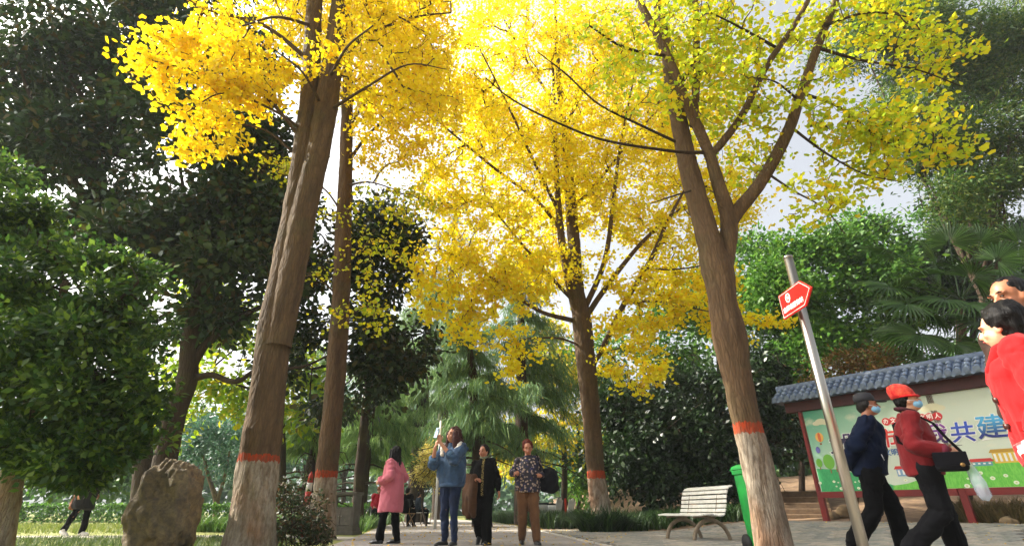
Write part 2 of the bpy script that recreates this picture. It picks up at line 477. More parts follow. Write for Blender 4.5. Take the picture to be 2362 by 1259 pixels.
def limb(name, pts, widths, mat, parent, sides=20, lump=.06, n=8, knots=0, rough=0.0):
    """a round trunk or limb through pts with diameters, slightly irregular"""
    path = smooth_path(pts, n); L = len(path)
    r = np.interp(np.linspace(0, 1, L), np.linspace(0, 1, len(widths)), widths) / 2
    V, Q = tube_np([(path, r)], sides)
    cen = np.repeat(path, sides, 0); out = unit(V - cen)
    rr = np.repeat(r, sides)
    q = np.stack([V[:, 0], V[:, 1], V[:, 2] * .45], -1)
    ridge = fbm(q, 1.6 / max(r.mean(), .05), 2) * .5 + fbm(q, 5 / max(r.mean(), .05), 2) * .18
    V = V + out * (rr * lump * 2 * ridge)[:, None]
    if rough:
        q2 = np.stack([V[:, 0], V[:, 1], V[:, 2] * .2], -1); q2 = q2 + .05 * np.stack([fbm(q, 6, 2), fbm(q + 3, 6, 2), 0 * V[:, 0]], -1)
        fur = np.abs(vnoise(q2, 15)) + .5 * np.abs(vnoise(q2 + 7, 31)); V = V + out * (rough * (np.minimum(fur, .55) - .4))[:, None]
    for _ in range(knots):
        i = rng.integers(int(L * .2), L - 2); a = rng.integers(0, sides); c = V[i * sides + a]
        dd = np.linalg.norm((V - c) / np.array((1, 1, 1.3)), axis=1); s = r[i] * .55
        V = V + out * (np.exp(-(dd / s) ** 2) * r[i] * .16 - np.exp(-(dd / (s * .3)) ** 2) * r[i] * .14)[:, None]
    o = link(name, quads_mesh(name, V, Q), parent, mat, True)
    return o, path
def ell_px(px, py, Y, rpx, rpy, ry):                     # ellipsoid seen as rpx x rpy pixels at distance Y, ry metres deep
    k = Y / ray(px, py)[1]
    return (np.array(P(px, py, Y)), np.array((rpx * k / FPX, ry, rpy * k / FPX)))
def in_ells(ells, n, shell=0.0, holes=(.85, -.16)):
    if holes:                                           # leave irregular gaps so that outlines break up
        p, d, i = in_ells(ells, int(n * 2.2), shell, None); k = fbm(p * np.array((1, 1, 1.5)), holes[0], 2) > holes[1]; return p[k][:n], d[k][:n], i[k][:n]
    w = np.array([e[1].prod() ** .8 for e in ells]); idx = rng.choice(len(ells), n, p=w / w.sum())
    d = unit(rng.normal(size=(n, 3))); rad = rng.random(n) ** (1 / 3.) * (1 - shell) + shell * rng.uniform(.7, 1.1, n)
    c = np.array([e[0] for e in ells])[idx]; rr = np.array([e[1] for e in ells])[idx]
    return c + d * rr * rad[:, None], d, idx
def grow(skel, targets, bias=.3):
    """connect every target to the skeleton by short twigs (Prim) -> parent index into concat(skel, targets)"""
    n = len(targets); ns = len(skel); pos = np.concatenate([skel, targets])
    D = np.linalg.norm(targets[:, None] - skel[None], axis=2); par = D.argmin(1); cost = D.min(1).copy(); real = cost.copy()
    path = np.zeros(n); done = np.zeros(n, bool); order = []
    for _ in range(n):
        c = np.where(done, 1e9, cost); i = int(c.argmin()); done[i] = True; order.append(i)
        path[i] = real[i] + (path[par[i] - ns] if par[i] >= ns else 0)
        d = np.linalg.norm(targets - targets[i], axis=1); nc = d + bias * path[i]
        up = (~done) & (nc < cost); cost[up] = nc[up]; real[up] = d[up]; par[up] = ns + i
    return pos, par, order
def leafy(tree, limbs, targets, lmat, wmat, per_m, size, tm, spread=.1, twig=.008, hang=.5, up=.8, bias=.3, cluster=0, name='crown', maxr=.05, cl_r=.2):
    skel = np.concatenate([l[int(len(l) * .12):] for l in limbs]); pos, par, order = grow(skel, targets, bias); ns = len(skel)
    cnt = np.ones(len(targets))
    for i in reversed(order):
        if par[i] >= ns: cnt[par[i] - ns] += cnt[i]
    segs, A, B = [], [], []
    for i in order:
        a, b = pos[par[i]], targets[i]; L = np.linalg.norm(b - a)
        mid = (a + b) / 2 + rng.normal(size=3) * L * .07 + np.array((0, 0, .05 * L))
        r = min(twig * cnt[i] ** .45, maxr); segs.append((np.array([a, mid, b]), np.array([r, r * .85, r * .6]))); A.append(a); B.append(b)
    V, Q = tube_np(segs, 4); tw = link('twigs', quads_mesh('twigs', V, Q), tree, wmat, True); tag(tw, kind='stuff')
    A, B = np.array(A), np.array(B); L = np.linalg.norm(B - A, axis=1)
    k = rng.poisson(np.minimum(L, 1.4) * per_m + cluster); idx = np.repeat(np.arange(len(A)), k); n = len(idx)
    tt = rng.uniform(.1, 1.08, n)[:, None]
    base = A[idx] + (B - A)[idx] * tt + rng.normal(size=(n, 3)) * spread * np.array((1, 1, .6))
    if cluster:
        far = rng.random(n) < .55
        base[far] = B[idx][far] + rng.normal(size=(far.sum(), 3)) * cl_r * np.array((1, 1, .55))
    d = unit(unit(B - A)[idx] * .5 + rng.normal(size=(n, 3)) * .7 + np.array((0, 0, -hang)))
    nr = rng.normal(size=(n, 3)) * .55 + np.array((0, 0, up))
    o = link(name, leaf_mesh(name, base, d, nr, size * rng.uniform(.65, 1.25, n), tm), tree, lmat)
    return tag(o, kind='stuff')
def clumps(tree, ells, nclump, per, crad, size, tm, lmat, shell=.5, name='crown', up=.6, outw=.5, hang=.2, flat=.7, holes=(.8, -.2), lobes=6):
    """foliage as many leaf clumps spread through the crown's volume"""
    if lobes:                                           # every mass breaks into smaller lobes with gaps between them
        ells = [(c_, r_ * .62) for c_, r_ in ells] + [(c_ + unit(rng.normal(size=3)) * r_ * rng.uniform(.5, .85), r_ * rng.uniform(.22, .48)) for c_, r_ in ells for _ in range(lobes)]
    c, d, idx = in_ells(ells, nclump, shell, holes); nclump = len(c); k = rng.poisson(per, nclump); ix = np.repeat(np.arange(nclump), k); n = len(ix)
    cr = crad * rng.uniform(.5, 1.4, nclump)
    off = rng.normal(size=(n, 3)) * np.array((1, 1, flat)) * .6
    base = c[ix] + off * cr[ix][:, None]
    dd = d[ix] * outw + off * .5 + rng.normal(size=(n, 3)) * .5 + np.array((0, 0, -hang))
    nr = rng.normal(size=(n, 3)) * .5 + d[ix] * .35 + np.array((0, 0, up))
    o = link(name, leaf_mesh(name, base, dd, nr, size * rng.uniform(.6, 1.3, n), tm), tree, lmat)
    return tag(o, kind='stuff')
def vec(px, py, Y): return np.array(P(px, py, Y))

twig_m = plain('twig_bark', '#3a2c20', '#54412f', 20, .85)
dark_bark = bark('dark_bark', '#2b221b', '#43362a', None, scale=.8)
grey_bark = bark('grey_bark', '#5d4f42', '#7d6b58', None, scale=1.0)

# ---- the four ginkgos beside the path ------------------------------------------------
YEL = ['#f6c410', '#f9d21a', '#ffdc20', '#fbc80c', '#f3b60a', '#e9d22a']
gold = leaf('ginkgo_gold', ['#f5df15', '#f8e61e', '#faea2a', '#f4d412', '#fae830', '#eedb24', '#f2c612'], .58)
bright = leaf('ginkgo_yellow', ['#f6ea1a', '#f8ee28', '#f5e316', '#f6ee36', '#efe624', '#f5da18', '#f2cc14'], .6)
mixed = leaf('ginkgo_green_yellow', ['#dedc29', '#c2d22b', '#eae129', '#9cc02c', '#f0da20', '#ecc620', '#b6ca2d', '#d2d82d', '#a8c42c'], .57)
lime = leaf('ginkgo_lime', ['#b5bf22', '#d6cc20', '#8ea820', '#e2c81c'], .5)

# left, twin-stemmed
Y1 = 7.5
t1 = empty('ginkgo_tree', (G(575, 1300).x, Y1, 0), label='golden ginkgo with thick twin-stemmed trunk standing beside the big rock', cat='tree', group='ginkgos along the path')
b1 = bark('ginkgo_bark_twin', '#4b3b2a', '#6a553c', (1.09, 1.18))
W = lambda n, px, py, Y: M(n, px, py, Y)
def rel(o, root):                                           # keep world place under an Empty that has its own
    o.parent = root; o.matrix_parent_inverse = Matrix.Translation(root.location).inverted() if root.rotation_euler.z == 0 else root.matrix_world.inverted()
def limb_px(name, pts, Y, mat, root, **kw):
    """pts: (px, py, width px[, Y])"""
    w = [(M(q[2], q[0], q[1], q[3] if len(q) > 3 else Y)) for q in pts]
    ps = [vec(q[0], q[1], q[3] if len(q) > 3 else Y) for q in pts]
    o, path = limb(name, ps, w, mat, None, **kw); rel(o, root); return o, path
def root_flare(pts): return pts
o, lt = limb_px('trunk', [(560, 1345, 160), (575, 1262, 118), (588, 1150, 94), (600, 1040, 83), (620, 880, 74), (633, 750, 70), (652, 640, 56), (690, 420, 48), (715, 220, 42), (722, 60, 36), (735, -130, 28), (745, -330, 16)], Y1, b1, t1, sides=76, n=26, lump=.05, knots=10, rough=.018)
o, lt2 = limb_px('stem', [(640, 800, 60, Y1 - .06), (668, 660, 58, Y1 - .06), (703, 480, 56, Y1 - .06), (738, 330, 50, Y1 - .06), (756, 220, 50, Y1), (778, 60, 40, Y1 + .1), (800, -130, 30, Y1 + .2), (830, -320, 14, Y1 + .3)], Y1, b1, t1, sides=52, n=22, lump=.05, knots=9, rough=.015)
limbs1 = [lt[int(len(lt) * .55):], lt2[int(len(lt2) * .5):]]
for pts in ([(724, 150, 12), (610, 60, 8, 7.2), (470, 20, 5, 6.8), (380, -40, 3, 6.6)], [(705, 330, 9), (600, 215, 7, 7.0), (470, 170, 5, 6.6), (350, 140, 3, 6.3)],
            [(735, 330, 8), (640, 260, 6, 7.2), (520, 215, 4, 6.8), (430, 260, 2, 6.5)], [(770, 150, 12), (850, 80, 8, 7.6), (960, 40, 5, 7.8), (1040, 30, 3, 8)],
            [(752, 260, 9), (840, 205, 6, 7.0), (940, 150, 4, 6.8), (1030, 160, 2, 6.8)], [(740, 20, 10), (650, -90, 7, 8.2), (520, -190, 4, 8.6)], [(790, 0, 11), (900, -90, 7, 7), (1010, -190, 4, 6.6)],
            [(720, 60, 9), (640, 40, 6, 6.4), (560, 60, 4, 5.8)], [(760, 180, 9), (800, 110, 6, 6.2), (860, 60, 4, 5.6)], [(745, 250, 8), (700, 170, 5, 6.6), (640, 120, 3, 6.0)],
            [(705, 380, 7), (610, 300, 5, 7.3), (500, 290, 3.5, 7.1), (420, 330, 2, 7.0)]):
    o, p = limb_px('branch', pts, Y1, twig_m, t1, sides=8, n=6, lump=.03); limbs1.append(p)
E1 = [ell_px(560, 40, 7.0, 170, 60, 1.5), ell_px(470, 95, 6.8, 130, 38, 1.0), ell_px(420, 150, 6.6, 110, 32, .8), ell_px(345, 150, 6.4, 52, 26, .5), ell_px(600, 150, 7.0, 120, 45, 1.2), ell_px(560, 215, 7.0, 100, 34, .8), ell_px(480, 265, 6.9, 75, 30, .6), ell_px(480, 320, 6.9, 85, 24, .5), ell_px(420, 352, 6.9, 48, 20, .4), ell_px(400, 60, 6.8, 70, 40, .8),
      ell_px(870, 50, 7.4, 170, 70, 1.5), ell_px(960, 110, 7.6, 100, 50, 1.2), ell_px(850, 160, 7.3, 130, 50, 1.1), ell_px(930, 220, 7.6, 100, 45, 1.0), ell_px(1010, 170, 7.6, 60, 60, .8), ell_px(700, -60, 7.5, 330, 100, 2.4), ell_px(380, 205, 6.6, 40, 30, .4), ell_px(690, 110, 6.6, 80, 60, .7)]
tg, _, _ = in_ells(E1, 800, 0, (1.0, .04))
o = leafy(t1, limbs1, tg, gold, twig_m, 15, .084, FAN2, .06, .007, hang=.55, cluster=13, cl_r=.14); rel(o, t1)
E1b = [ell_px(345, 150, 6.4, 55, 24, .4), ell_px(480, 268, 6.9, 85, 26, .5), ell_px(480, 322, 6.9, 90, 20, .4), ell_px(430, 352, 6.9, 60, 16, .3), ell_px(380, 205, 6.6, 40, 26, .3), ell_px(560, 225, 7.0, 90, 30, .5), ell_px(400, 100, 6.6, 70, 30, .5), ell_px(500, 190, 6.7, 90, 30, .5)]
tg, _, _ = in_ells(E1b, 190, 0, None); o = leafy(t1, limbs1, tg, gold, twig_m, 12, .095, FAN2, .07, .005, hang=.7, cluster=12, cl_r=.14, name='hanging_sprays', maxr=.015); rel(o, t1)
[rel(c, t1) for c in t1.children if c.name.startswith('twigs')]

# second, single stem behind it
Y2 = 10.6
t2 = empty('ginkgo_tree', (G(745, 1262).x, Y2, 0), label='slim straight ginkgo between the twin-stemmed ginkgo and the grey waste cabinet', cat='tree', group='ginkgos along the path')
b2 = bark('ginkgo_bark_slim', '#4c3928', '#685038', (1.06, 1.19))
o, lt = limb_px('trunk', [(738, 1262, 70), (745, 1180, 56), (754, 1080, 49), (766, 960, 45), (778, 820, 44), (786, 700, 40), (791, 560, 36), (797, 400, 31), (801, 240, 25), (804, 80, 18), (806, -60, 10)], Y2, b2, t2, sides=48, n=22, lump=.05, knots=12, rough=.025)
limbs2 = [lt[int(len(lt) * .5):]]
for pts in ([(800, 250, 9), (870, 160, 6, 10.2), (960, 90, 3, 10)], [(798, 380, 9), (860, 300, 6, 10.4), (950, 240, 4, 10.2), (1020, 220, 2, 10)], [(797, 430, 6), (850, 420, 4, 10.2), (920, 440, 2.5, 10)],
            [(795, 500, 5), (740, 430, 4, 10.4), (640, 400, 2.5, 10.2)], [(790, 620, 5), (850, 560, 3.5, 10.2), (900, 560, 2, 9.9)], [(788, 690, 5), (730, 640, 3.5, 10.3), (690, 640, 2, 10)],
            [(800, 240, 8), (740, 160, 5, 11), (660, 120, 3, 11.3)], [(784, 760, 4), (820, 720, 3, 10.2), (860, 700, 2, 10)], [(800, 300, 7), (850, 230, 5, 9.9), (900, 190, 3, 9.4)]):
    o, p = limb_px('branch', pts, Y2, twig_m, t2, sides=8, n=6, lump=.03); limbs2.append(p)
E2 = [ell_px(900, 180, 10.2, 150, 130, 1.4), ell_px(980, 250, 10, 90, 110, 1.2), ell_px(900, 330, 10.2, 90, 70, 1.0), ell_px(820, 60, 10.6, 200, 110, 1.6), ell_px(1000, 60, 10.0, 90, 120, 1.2)]
E2b = [ell_px(640, 390, 10.3, 70, 35, .5), ell_px(800, 470, 10, 55, 60, .5), ell_px(740, 610, 10.2, 70, 50, .5), ell_px(870, 600, 10, 70, 80, .6), ell_px(850, 720, 10, 55, 55, .5), ell_px(760, 720, 10.1, 60, 40, .4), ell_px(940, 470, 10, 70, 60, .6), ell_px(700, 500, 10.3, 60, 60, .5)]
tg, _, _ = in_ells(E2, 900, 0, (.8, -.15)); o = leafy(t2, limbs2, tg, gold, twig_m, 13, .098, FAN, .08, .006, hang=.55, cluster=17, cl_r=.19)
rel(o, t2)
tg, _, _ = in_ells(E2b, 170); o = leafy(t2, limbs2, tg, lime, twig_m, 12, .095, FAN2, .08, .005, hang=.5, cluster=5, name='lower_sprays', maxr=.02); rel(o, t2)
[rel(c, t2) for c in t2.children if c.name.startswith('twigs')]

# third, the broad yellow one behind the grass clump
Y3 = 14.5
t3 = empty('ginkgo_tree', (G(1388, 1226).x, Y3, 0), label='broad bright yellow ginkgo rising from the dark grass clump beside the bench', cat='tree', group='ginkgos along the path')
b3 = bark('ginkgo_bark_broad', '#4c3b2a', '#67523a', (1.26, 1.45))
o, lt = limb_px('trunk', [(1390, 1228, 72), (1385, 1170, 48), (1374, 1085, 40), (1364, 960, 42), (1352, 840, 44), (1342, 740, 44), (1330, 660, 32), (1322, 540, 28), (1310, 400, 23), (1296, 260, 16), (1285, 120, 10), (1280, 0, 5)], Y3, b3, t3, sides=56, n=24, lump=.05, knots=8, rough=.026)
limbs3 = [lt[int(len(lt) * .5):]]
for pts in ([(1336, 740, 26), (1305, 610, 20, 14.2), (1290, 500, 16, 14.0), (1281, 330, 10, 13.7), (1276, 160, 6, 13.5)],
            [(1300, 540, 9, 14.1), (1240, 465, 8, 13.6), (1130, 380, 6.5, 13), (1010, 280, 4.5, 12.4), (960, 240, 2.5, 12.2)],
            [(1290, 490, 9, 14.0), (1235, 380, 7, 13.4), (1170, 240, 5, 12.8), (1105, 110, 3, 12.2)],
            [(1325, 740, 12), (1240, 715, 9, 13.8), (1140, 645, 6, 13.0), (1030, 580, 3.5, 12.4), (985, 575, 2, 12.2)],
            [(1320, 690, 10), (1290, 660, 8, 14), (1210, 570, 6, 13.6), (1120, 460, 3.5, 13.2)],
            [(1345, 720, 14), (1395, 600, 12, 14.0), (1415, 460, 9, 13.6), (1432, 330, 6, 13.2), (1460, 190, 3.5, 12.8)],
            [(1352, 730, 14), (1400, 660, 12, 14.2), (1480, 560, 9, 14.0), (1560, 490, 6, 13.8), (1680, 400, 3, 13.5)],
            [(1358, 860, 5, 14.5), (1388, 806, 13, 14.0), (1440, 700, 13, 13.8), (1500, 600, 11, 13.6), (1540, 510, 8, 13.4), (1600, 400, 4, 13.2)],
            [(1322, 480, 10), (1370, 430, 7, 14.2), (1450, 330, 4, 13.8), (1520, 250, 3, 13.4)], [(1315, 440, 8), (1360, 380, 6, 15), (1420, 240, 3, 15.6)],
            [(1440, 700, 6, 13.8), (1520, 695, 4.5, 13.4), (1620, 715, 3, 13.0), (1720, 735, 2, 12.7)], [(1480, 620, 5, 13.7), (1570, 620, 4, 13.2), (1680, 600, 2, 12.8)],
            [(1345, 800, 6), (1290, 780, 5, 14), (1220, 780, 3, 13.6)], [(1300, 300, 9), (1360, 180, 6, 14.2), (1420, 60, 3, 13.8)], [(1296, 260, 8), (1220, 150, 5, 14.8), (1160, 40, 3, 15)]):
    o, p = limb_px('branch', pts, Y3, twig_m if pts[0][2] < 11 else b3, t3, sides=10, n=7, lump=.03); limbs3.append(p)
E3 = [ell_px(1150, 330, 13, 200, 200, 2.2), ell_px(1250, 180, 13.6, 220, 190, 2.4), ell_px(1120, 560, 12.8, 160, 130, 1.6), ell_px(1060, 660, 12.6, 95, 85, 1.0), ell_px(1090, 180, 12.6, 130, 140, 1.6), ell_px(1400, 150, 14, 200, 170, 2.4),
      ell_px(1450, 400, 13.6, 190, 200, 2.2), ell_px(1600, 420, 13.4, 160, 170, 1.8), ell_px(1300, 470, 14.6, 190, 170, 2.2), ell_px(1520, 620, 13.6, 150, 110, 1.6), ell_px(1680, 470, 13.2, 100, 90, 1.2), ell_px(1250, 640, 14, 130, 100, 1.4), ell_px(1020, 420, 12.6, 80, 90, 1.0), ell_px(1560, 230, 14, 150, 150, 2), ell_px(1130, 60, 13.4, 110, 100, 1.4), ell_px(1280, 40, 13.8, 150, 100, 1.8), ell_px(1400, 620, 13.4, 90, 80, 1.0)]
tg, _, _ = in_ells(E3, 2900, 0, (.75, -.1)); tg = tg + np.array((0, .45, .3)); o = leafy(t3, limbs3, tg, bright, twig_m, 14, .106, FAN, .08, .008, hang=.6, cluster=23, cl_r=.23); rel(o, t3)
hang_r = [(1395, 860), (1425, 905), (1455, 905), (1485, 905), (1515, 915), (1545, 860), (1575, 790), (1605, 740), (1632, 860), (1655, 900), (1690, 720)]
hang_l = [(965, 700), (990, 740), (1020, 730), (1050, 810), (1080, 790), (1110, 810), (1140, 740), (1170, 860), (1195, 890), (1225, 830), (1255, 800)]
E3b = []
for px, yb in hang_r:
    for yy in np.arange(640, yb - 20, 52): E3b.append(ell_px(px + rng.uniform(-10, 10), yy + rng.uniform(-12, 12), 13.2 + rng.uniform(-.7, .7), 24, 34, .35))
    E3b.append(ell_px(px + rng.uniform(-6, 6), yb - 22, 13.2 + rng.uniform(-.5, .5), 13, 26, .2))
for px, yb in hang_l:
    for yy in np.arange(600, yb - 20, 58): E3b.append(ell_px(px + rng.uniform(-12, 12), yy + rng.uniform(-12, 12), 12.7 + rng.uniform(-.5, .5), 24, 32, .35))
    E3b.append(ell_px(px + rng.uniform(-6, 6), yb - 22, 12.7 + rng.uniform(-.4, .4), 12, 24, .2))
E3b += [ell_px(1770, 738, 12.7, 75, 16, .3), ell_px(1730, 780, 12.7, 14, 28, .2)]
tg, _, _ = in_ells(E3b, 760, 0, (1.2, -.12)); o = leafy(t3, limbs3, tg, bright, twig_m, 14, .115, FAN, .07, .005, hang=.8, cluster=12, name='hanging_sprays', maxr=.018, cl_r=.15); rel(o, t3)
[rel(c, t3) for c in t3.children if c.name.startswith('twigs')]

# fourth, the near one on the right, still half green
Y4 = 6.4
t4 = empty('ginkgo_tree', (G(1800, 1285).x, Y4, 0), label='near forked ginkgo with green-yellow leaves in front of the green bin', cat='tree', group='ginkgos along the path')
b4 = bark('ginkgo_bark_forked', '#4e3c2b', '#6e573f', (1.32, 1.44))
o, lt = limb_px('trunk', [(1800, 1310, 118), (1785, 1255, 84), (1756, 1110, 70), (1725, 985, 63), (1700, 870, 64), (1684, 780, 78), (1668, 700, 62), (1655, 620, 68), (1625, 520, 50), (1592, 400, 44), (1566, 280, 38), (1545, 160, 30), (1520, 20, 22), (1490, -140, 10)], Y4, b4, t4, sides=64, n=24, lump=.05, knots=7, rough=.018)
o, lt2 = limb_px('stem', [(1660, 660, 34), (1672, 600, 42), (1681, 510, 38), (1655, 420, 28, 6.3), (1634, 350, 25, 6.25), (1585, 240, 22, 6.1), (1535, 120, 20, 6.0), (1478, 10, 16, 5.9), (1430, -100, 9, 5.8)], Y4, b4, t4, sides=24, n=10, lump=.04, knots=4)
o, lt3 = limb_px('stem', [(1682, 530, 30), (1695, 495, 33), (1755, 420, 28, 6.3), (1815, 310, 26, 6.2), (1845, 225, 22, 6.1), (1885, 110, 18, 6.0), (1925, 10, 14, 5.9), (1960, -90, 7, 5.8)], Y4, b4, t4, sides=24, n=10, lump=.04, knots=4)
o, lt4 = limb_px('stem', [(1636, 360, 16, 6.25), (1665, 330, 18, 6.2), (1715, 260, 16, 6.1), (1770, 150, 14, 5.95), (1825, 70, 12, 5.8), (1865, 0, 10, 5.7), (1900, -80, 6, 5.6)], Y4, b4, t4, sides=20, n=10, lump=.04, knots=3)
limbs4 = [lt[int(len(lt) * .68):], lt2[int(len(lt2) * .3):], lt3[int(len(lt3) * .25):], lt4]
for pts in ([(1622, 352, 9, 6.25), (1560, 350, 7.5, 6.0), (1400, 325, 6, 5.6), (1290, 285, 5, 5.4), (1185, 232, 4, 5.2), (1120, 180, 2.5, 5.1)], [(1565, 330, 7.5, 6.4), (1480, 290, 6, 6.2), (1380, 240, 4.5, 6.0), (1310, 175, 4, 5.9), (1240, 120, 2.5, 5.8)],
            [(1600, 290, 20, 6.3), (1606, 180, 17, 6.25), (1606, 40, 14, 6.2), (1600, -90, 8, 6.1)], [(1570, 190, 14, 6.4), (1630, 110, 12, 6.5), (1685, 10, 9, 6.6), (1720, -80, 5, 6.7)],
            [(1850, 215, 8, 6.1), (1940, 250, 6, 5.9), (2050, 330, 4, 5.7), (2170, 330, 2.5, 5.5)], [(1880, 110, 8, 6.0), (1990, 140, 6, 5.8), (2110, 160, 4, 5.6), (2220, 200, 2, 5.5)], [(1820, 290, 7, 6.2), (1900, 350, 5, 6.0), (1990, 400, 3, 5.8), (2080, 420, 2, 5.7)],
            [(1770, 400, 6, 6.3), (1830, 440, 4.5, 6.1), (1900, 480, 3, 5.9), (1950, 540, 2, 5.8)], [(1790, 110, 7, 5.9), (1700, 60, 5, 5.6), (1640, 30, 3, 5.4)], [(1540, 130, 8, 6.0), (1440, 110, 6, 5.8), (1360, 60, 4, 5.6)], [(1900, 60, 8, 5.9), (2000, 30, 5, 5.6), (2100, 40, 3, 5.4)],
            [(1630, 430, 5, 6.4), (1560, 450, 4, 6.2), (1500, 470, 2, 6.0)], [(1840, 230, 6, 6.1), (1790, 190, 4, 5.8), (1740, 180, 2.5, 5.6)]):
    o, p = limb_px('branch', pts, Y4, dark_bark if pts[0][2] < 12 else b4, t4, sides=9, n=7, lump=.03); limbs4.append(p)
E4 = [ell_px(1990, 230, 5.8, 190, 120, .9), ell_px(2080, 330, 5.6, 130, 80, .6), ell_px(2140, 120, 5.6, 100, 80, .6), ell_px(1920, 90, 5.9, 170, 110, 1.0), ell_px(1730, 90, 5.9, 170, 110, 1.0), ell_px(1560, 80, 6.0, 150, 100, 1.0), ell_px(1800, 330, 6.1, 130, 110, .8), ell_px(1880, 470, 5.9, 90, 70, .5),
      ell_px(1940, 380, 5.9, 120, 70, .6), ell_px(1400, 120, 5.7, 110, 90, .7), ell_px(1650, 230, 6.2, 130, 90, .8), ell_px(2190, 200, 5.5, 50, 40, .3), ell_px(1800, -60, 6.0, 330, 100, 1.6), ell_px(2190, 350, 5.5, 50, 45, .3), ell_px(1500, 260, 6.0, 90, 80, .6), ell_px(1945, 510, 5.8, 25, 40, .2), ell_px(2010, 20, 5.7, 130, 60, .7), ell_px(1980, 330, 5.8, 120, 90, .6)]
tg, _, _ = in_ells(E4, 1250, 0, (1.1, -.1)); o = leafy(t4, limbs4, tg, mixed, twig_m, 11, .078, FAN2, .055, .0046, hang=.5, cluster=8, maxr=.022, cl_r=.12); rel(o, t4)
[rel(c, t4) for c in t4.children if c.name.startswith('twigs')]
# ---- evergreen trees and shrubs -------------------------------------------------------
def woody(root, parts):
    """parts: list of (name, pts[(px,py,w,Y)], mat)"""
    out = []
    for name, pts, mat in parts:
        o, p = limb_px(name, pts, pts[0][3], mat, root, sides=14, n=7, lump=.06); out.append(p)
    return out
def tree_root(name, px, py, Y, label, group=None, cat='tree'):
    b = P(px, py, Y); return empty(name, (b.x, Y, g1(b.x, Y)), label=label, cat=cat, group=group)
def crown(root, *a, **k):
    o = clumps(root, *a, **k); rel(o, root); return o
def add_twigs(root, limbs, ells, n, mat, twig=.012, maxr=.06):
    tg, _, _ = in_ells(ells, n); skel = np.concatenate(limbs); pos, par, order = grow(skel, tg, .4); ns = len(skel); cnt = np.ones(n)
    for i in reversed(order):
        if par[i] >= ns: cnt[par[i] - ns] += cnt[i]
    segs = []
    for i in order:
        a, b = pos[par[i]], tg[i]; r = min(twig * cnt[i] ** .45, maxr); segs.append((np.array([a, (a + b) / 2 + rng.normal(size=3) * .06, b]), np.array([r, r * .85, r * .6])))
    V, Q = tube_np(segs, 5); o = link('twigs', quads_mesh('twigs', V, Q), None, mat, True); rel(o, root); tag(o, kind='stuff')

magn = leaf('magnolia_leaf', ['#30441f', '#3a5426', '#2a3a1a', '#44562a', '#33482a', '#2e4a24', '#54481f'], .26, .4, .26)
magn2 = leaf('magnolia_leaf_light', ['#26381a', '#2f4420', '#202c16', '#3c4a20', '#4a4420'], .25, .4, .25)
pitto = leaf('glossy_green_leaf', ['#385a22', '#4a6a26', '#304c1c', '#5a762c', '#76902e', '#3c5a26', '#2c4a22'], .42, .38, .45)
limeleaf = leaf('fresh_lime_leaf', ['#7fa01e', '#a3b524', '#5f8a1c', '#c9bb22', '#8fae24'], .5, .5)
greenl = leaf('mid_green_leaf', ['#3c6322', '#4d7828', '#5d8a30', '#355a22', '#6f9436'], .4, .45)
darkl = leaf('dark_green_leaf', ['#1c3016', '#24381a', '#2c4420', '#18281a', '#32481e'], .22, .4, .4)
tallgreen = leaf('tall_tree_leaf', ['#3a5a20', '#48682a', '#2e4a1c', '#5a7430', '#6d7a30'], .4, .45)
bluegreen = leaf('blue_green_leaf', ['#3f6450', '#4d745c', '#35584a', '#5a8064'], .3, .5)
rust = leaf('rusty_leaf', ['#6d4a26', '#84602c', '#5c4a24', '#7a6a34', '#55502a'], .35, .5)
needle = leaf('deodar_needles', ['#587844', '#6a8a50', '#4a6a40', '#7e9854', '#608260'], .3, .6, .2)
needle_l = leaf('deodar_needles_lit', ['#74904a', '#628242', '#86a052', '#547644'], .4, .6, .2)  # lightened needle colours, sunlight painted into the sprays
yellowl = leaf('turning_leaf', ['#d2c41e', '#a8b422', '#e6cc1e', '#8aa824', '#dcb41c'], .5, .5)

# big dark magnolia with leaning trunk behind the rock
mg = tree_root('magnolia_tree', 350, 1190, 12.5, 'tall dark magnolia with leaning forked trunk behind the rock', 'dark evergreens')
lm = woody(mg, [('trunk', [(352, 1215, 62, 12.5), (372, 1110, 52, 12.5), (402, 960, 47, 12.5), (432, 870, 44, 12.5), (440, 780, 36, 12.4), (460, 690, 30, 12.3), (495, 590, 24, 12.2), (560, 470, 16, 12), (640, 330, 8, 11.8)], dark_bark),
                ('branch', [(432, 870, 22, 12.5), (470, 800, 18, 12.5), (540, 740, 14, 12.6), (640, 690, 8, 12.8), (760, 640, 4, 13)], dark_bark),
                ('branch', [(455, 870, 16, 12.5), (490, 865, 14, 12.4), (545, 880, 12, 12.2), (600, 850, 9, 12.2), (700, 845, 6, 12.4), (790, 800, 3, 12.8)], dark_bark),
                ('branch', [(440, 780, 20, 12.4), (450, 640, 14, 12.2), (430, 480, 9, 12), (400, 300, 5, 11.8)], dark_bark),
                ('branch', [(470, 680, 16, 12.3), (540, 600, 11, 12.4), (600, 520, 7, 12.6), (640, 400, 4, 12.8)], dark_bark)])
EM = [ell_px(430, 560, 12.2, 150, 120, 1.6), ell_px(540, 470, 12.4, 130, 110, 1.6), ell_px(620, 640, 12.8, 90, 90, 1.0), ell_px(560, 330, 12, 120, 110, 1.5), ell_px(420, 330, 11.8, 120, 120, 1.5), ell_px(480, 640, 12.0, 110, 60, 1.2), ell_px(500, 730, 12.6, 90, 60, .9), ell_px(420, 740, 12.8, 70, 90, .8), ell_px(580, 560, 12.8, 90, 90, 1.0), ell_px(545, 800, 12.8, 60, 40, .6)]
add_twigs(mg, lm, EM, 160, dark_bark); crown(mg, EM, 1250, 18, .5, .22, BROAD, magn, shell=.25, up=.3, outw=.5, hang=.3, holes=(.9, -.1))

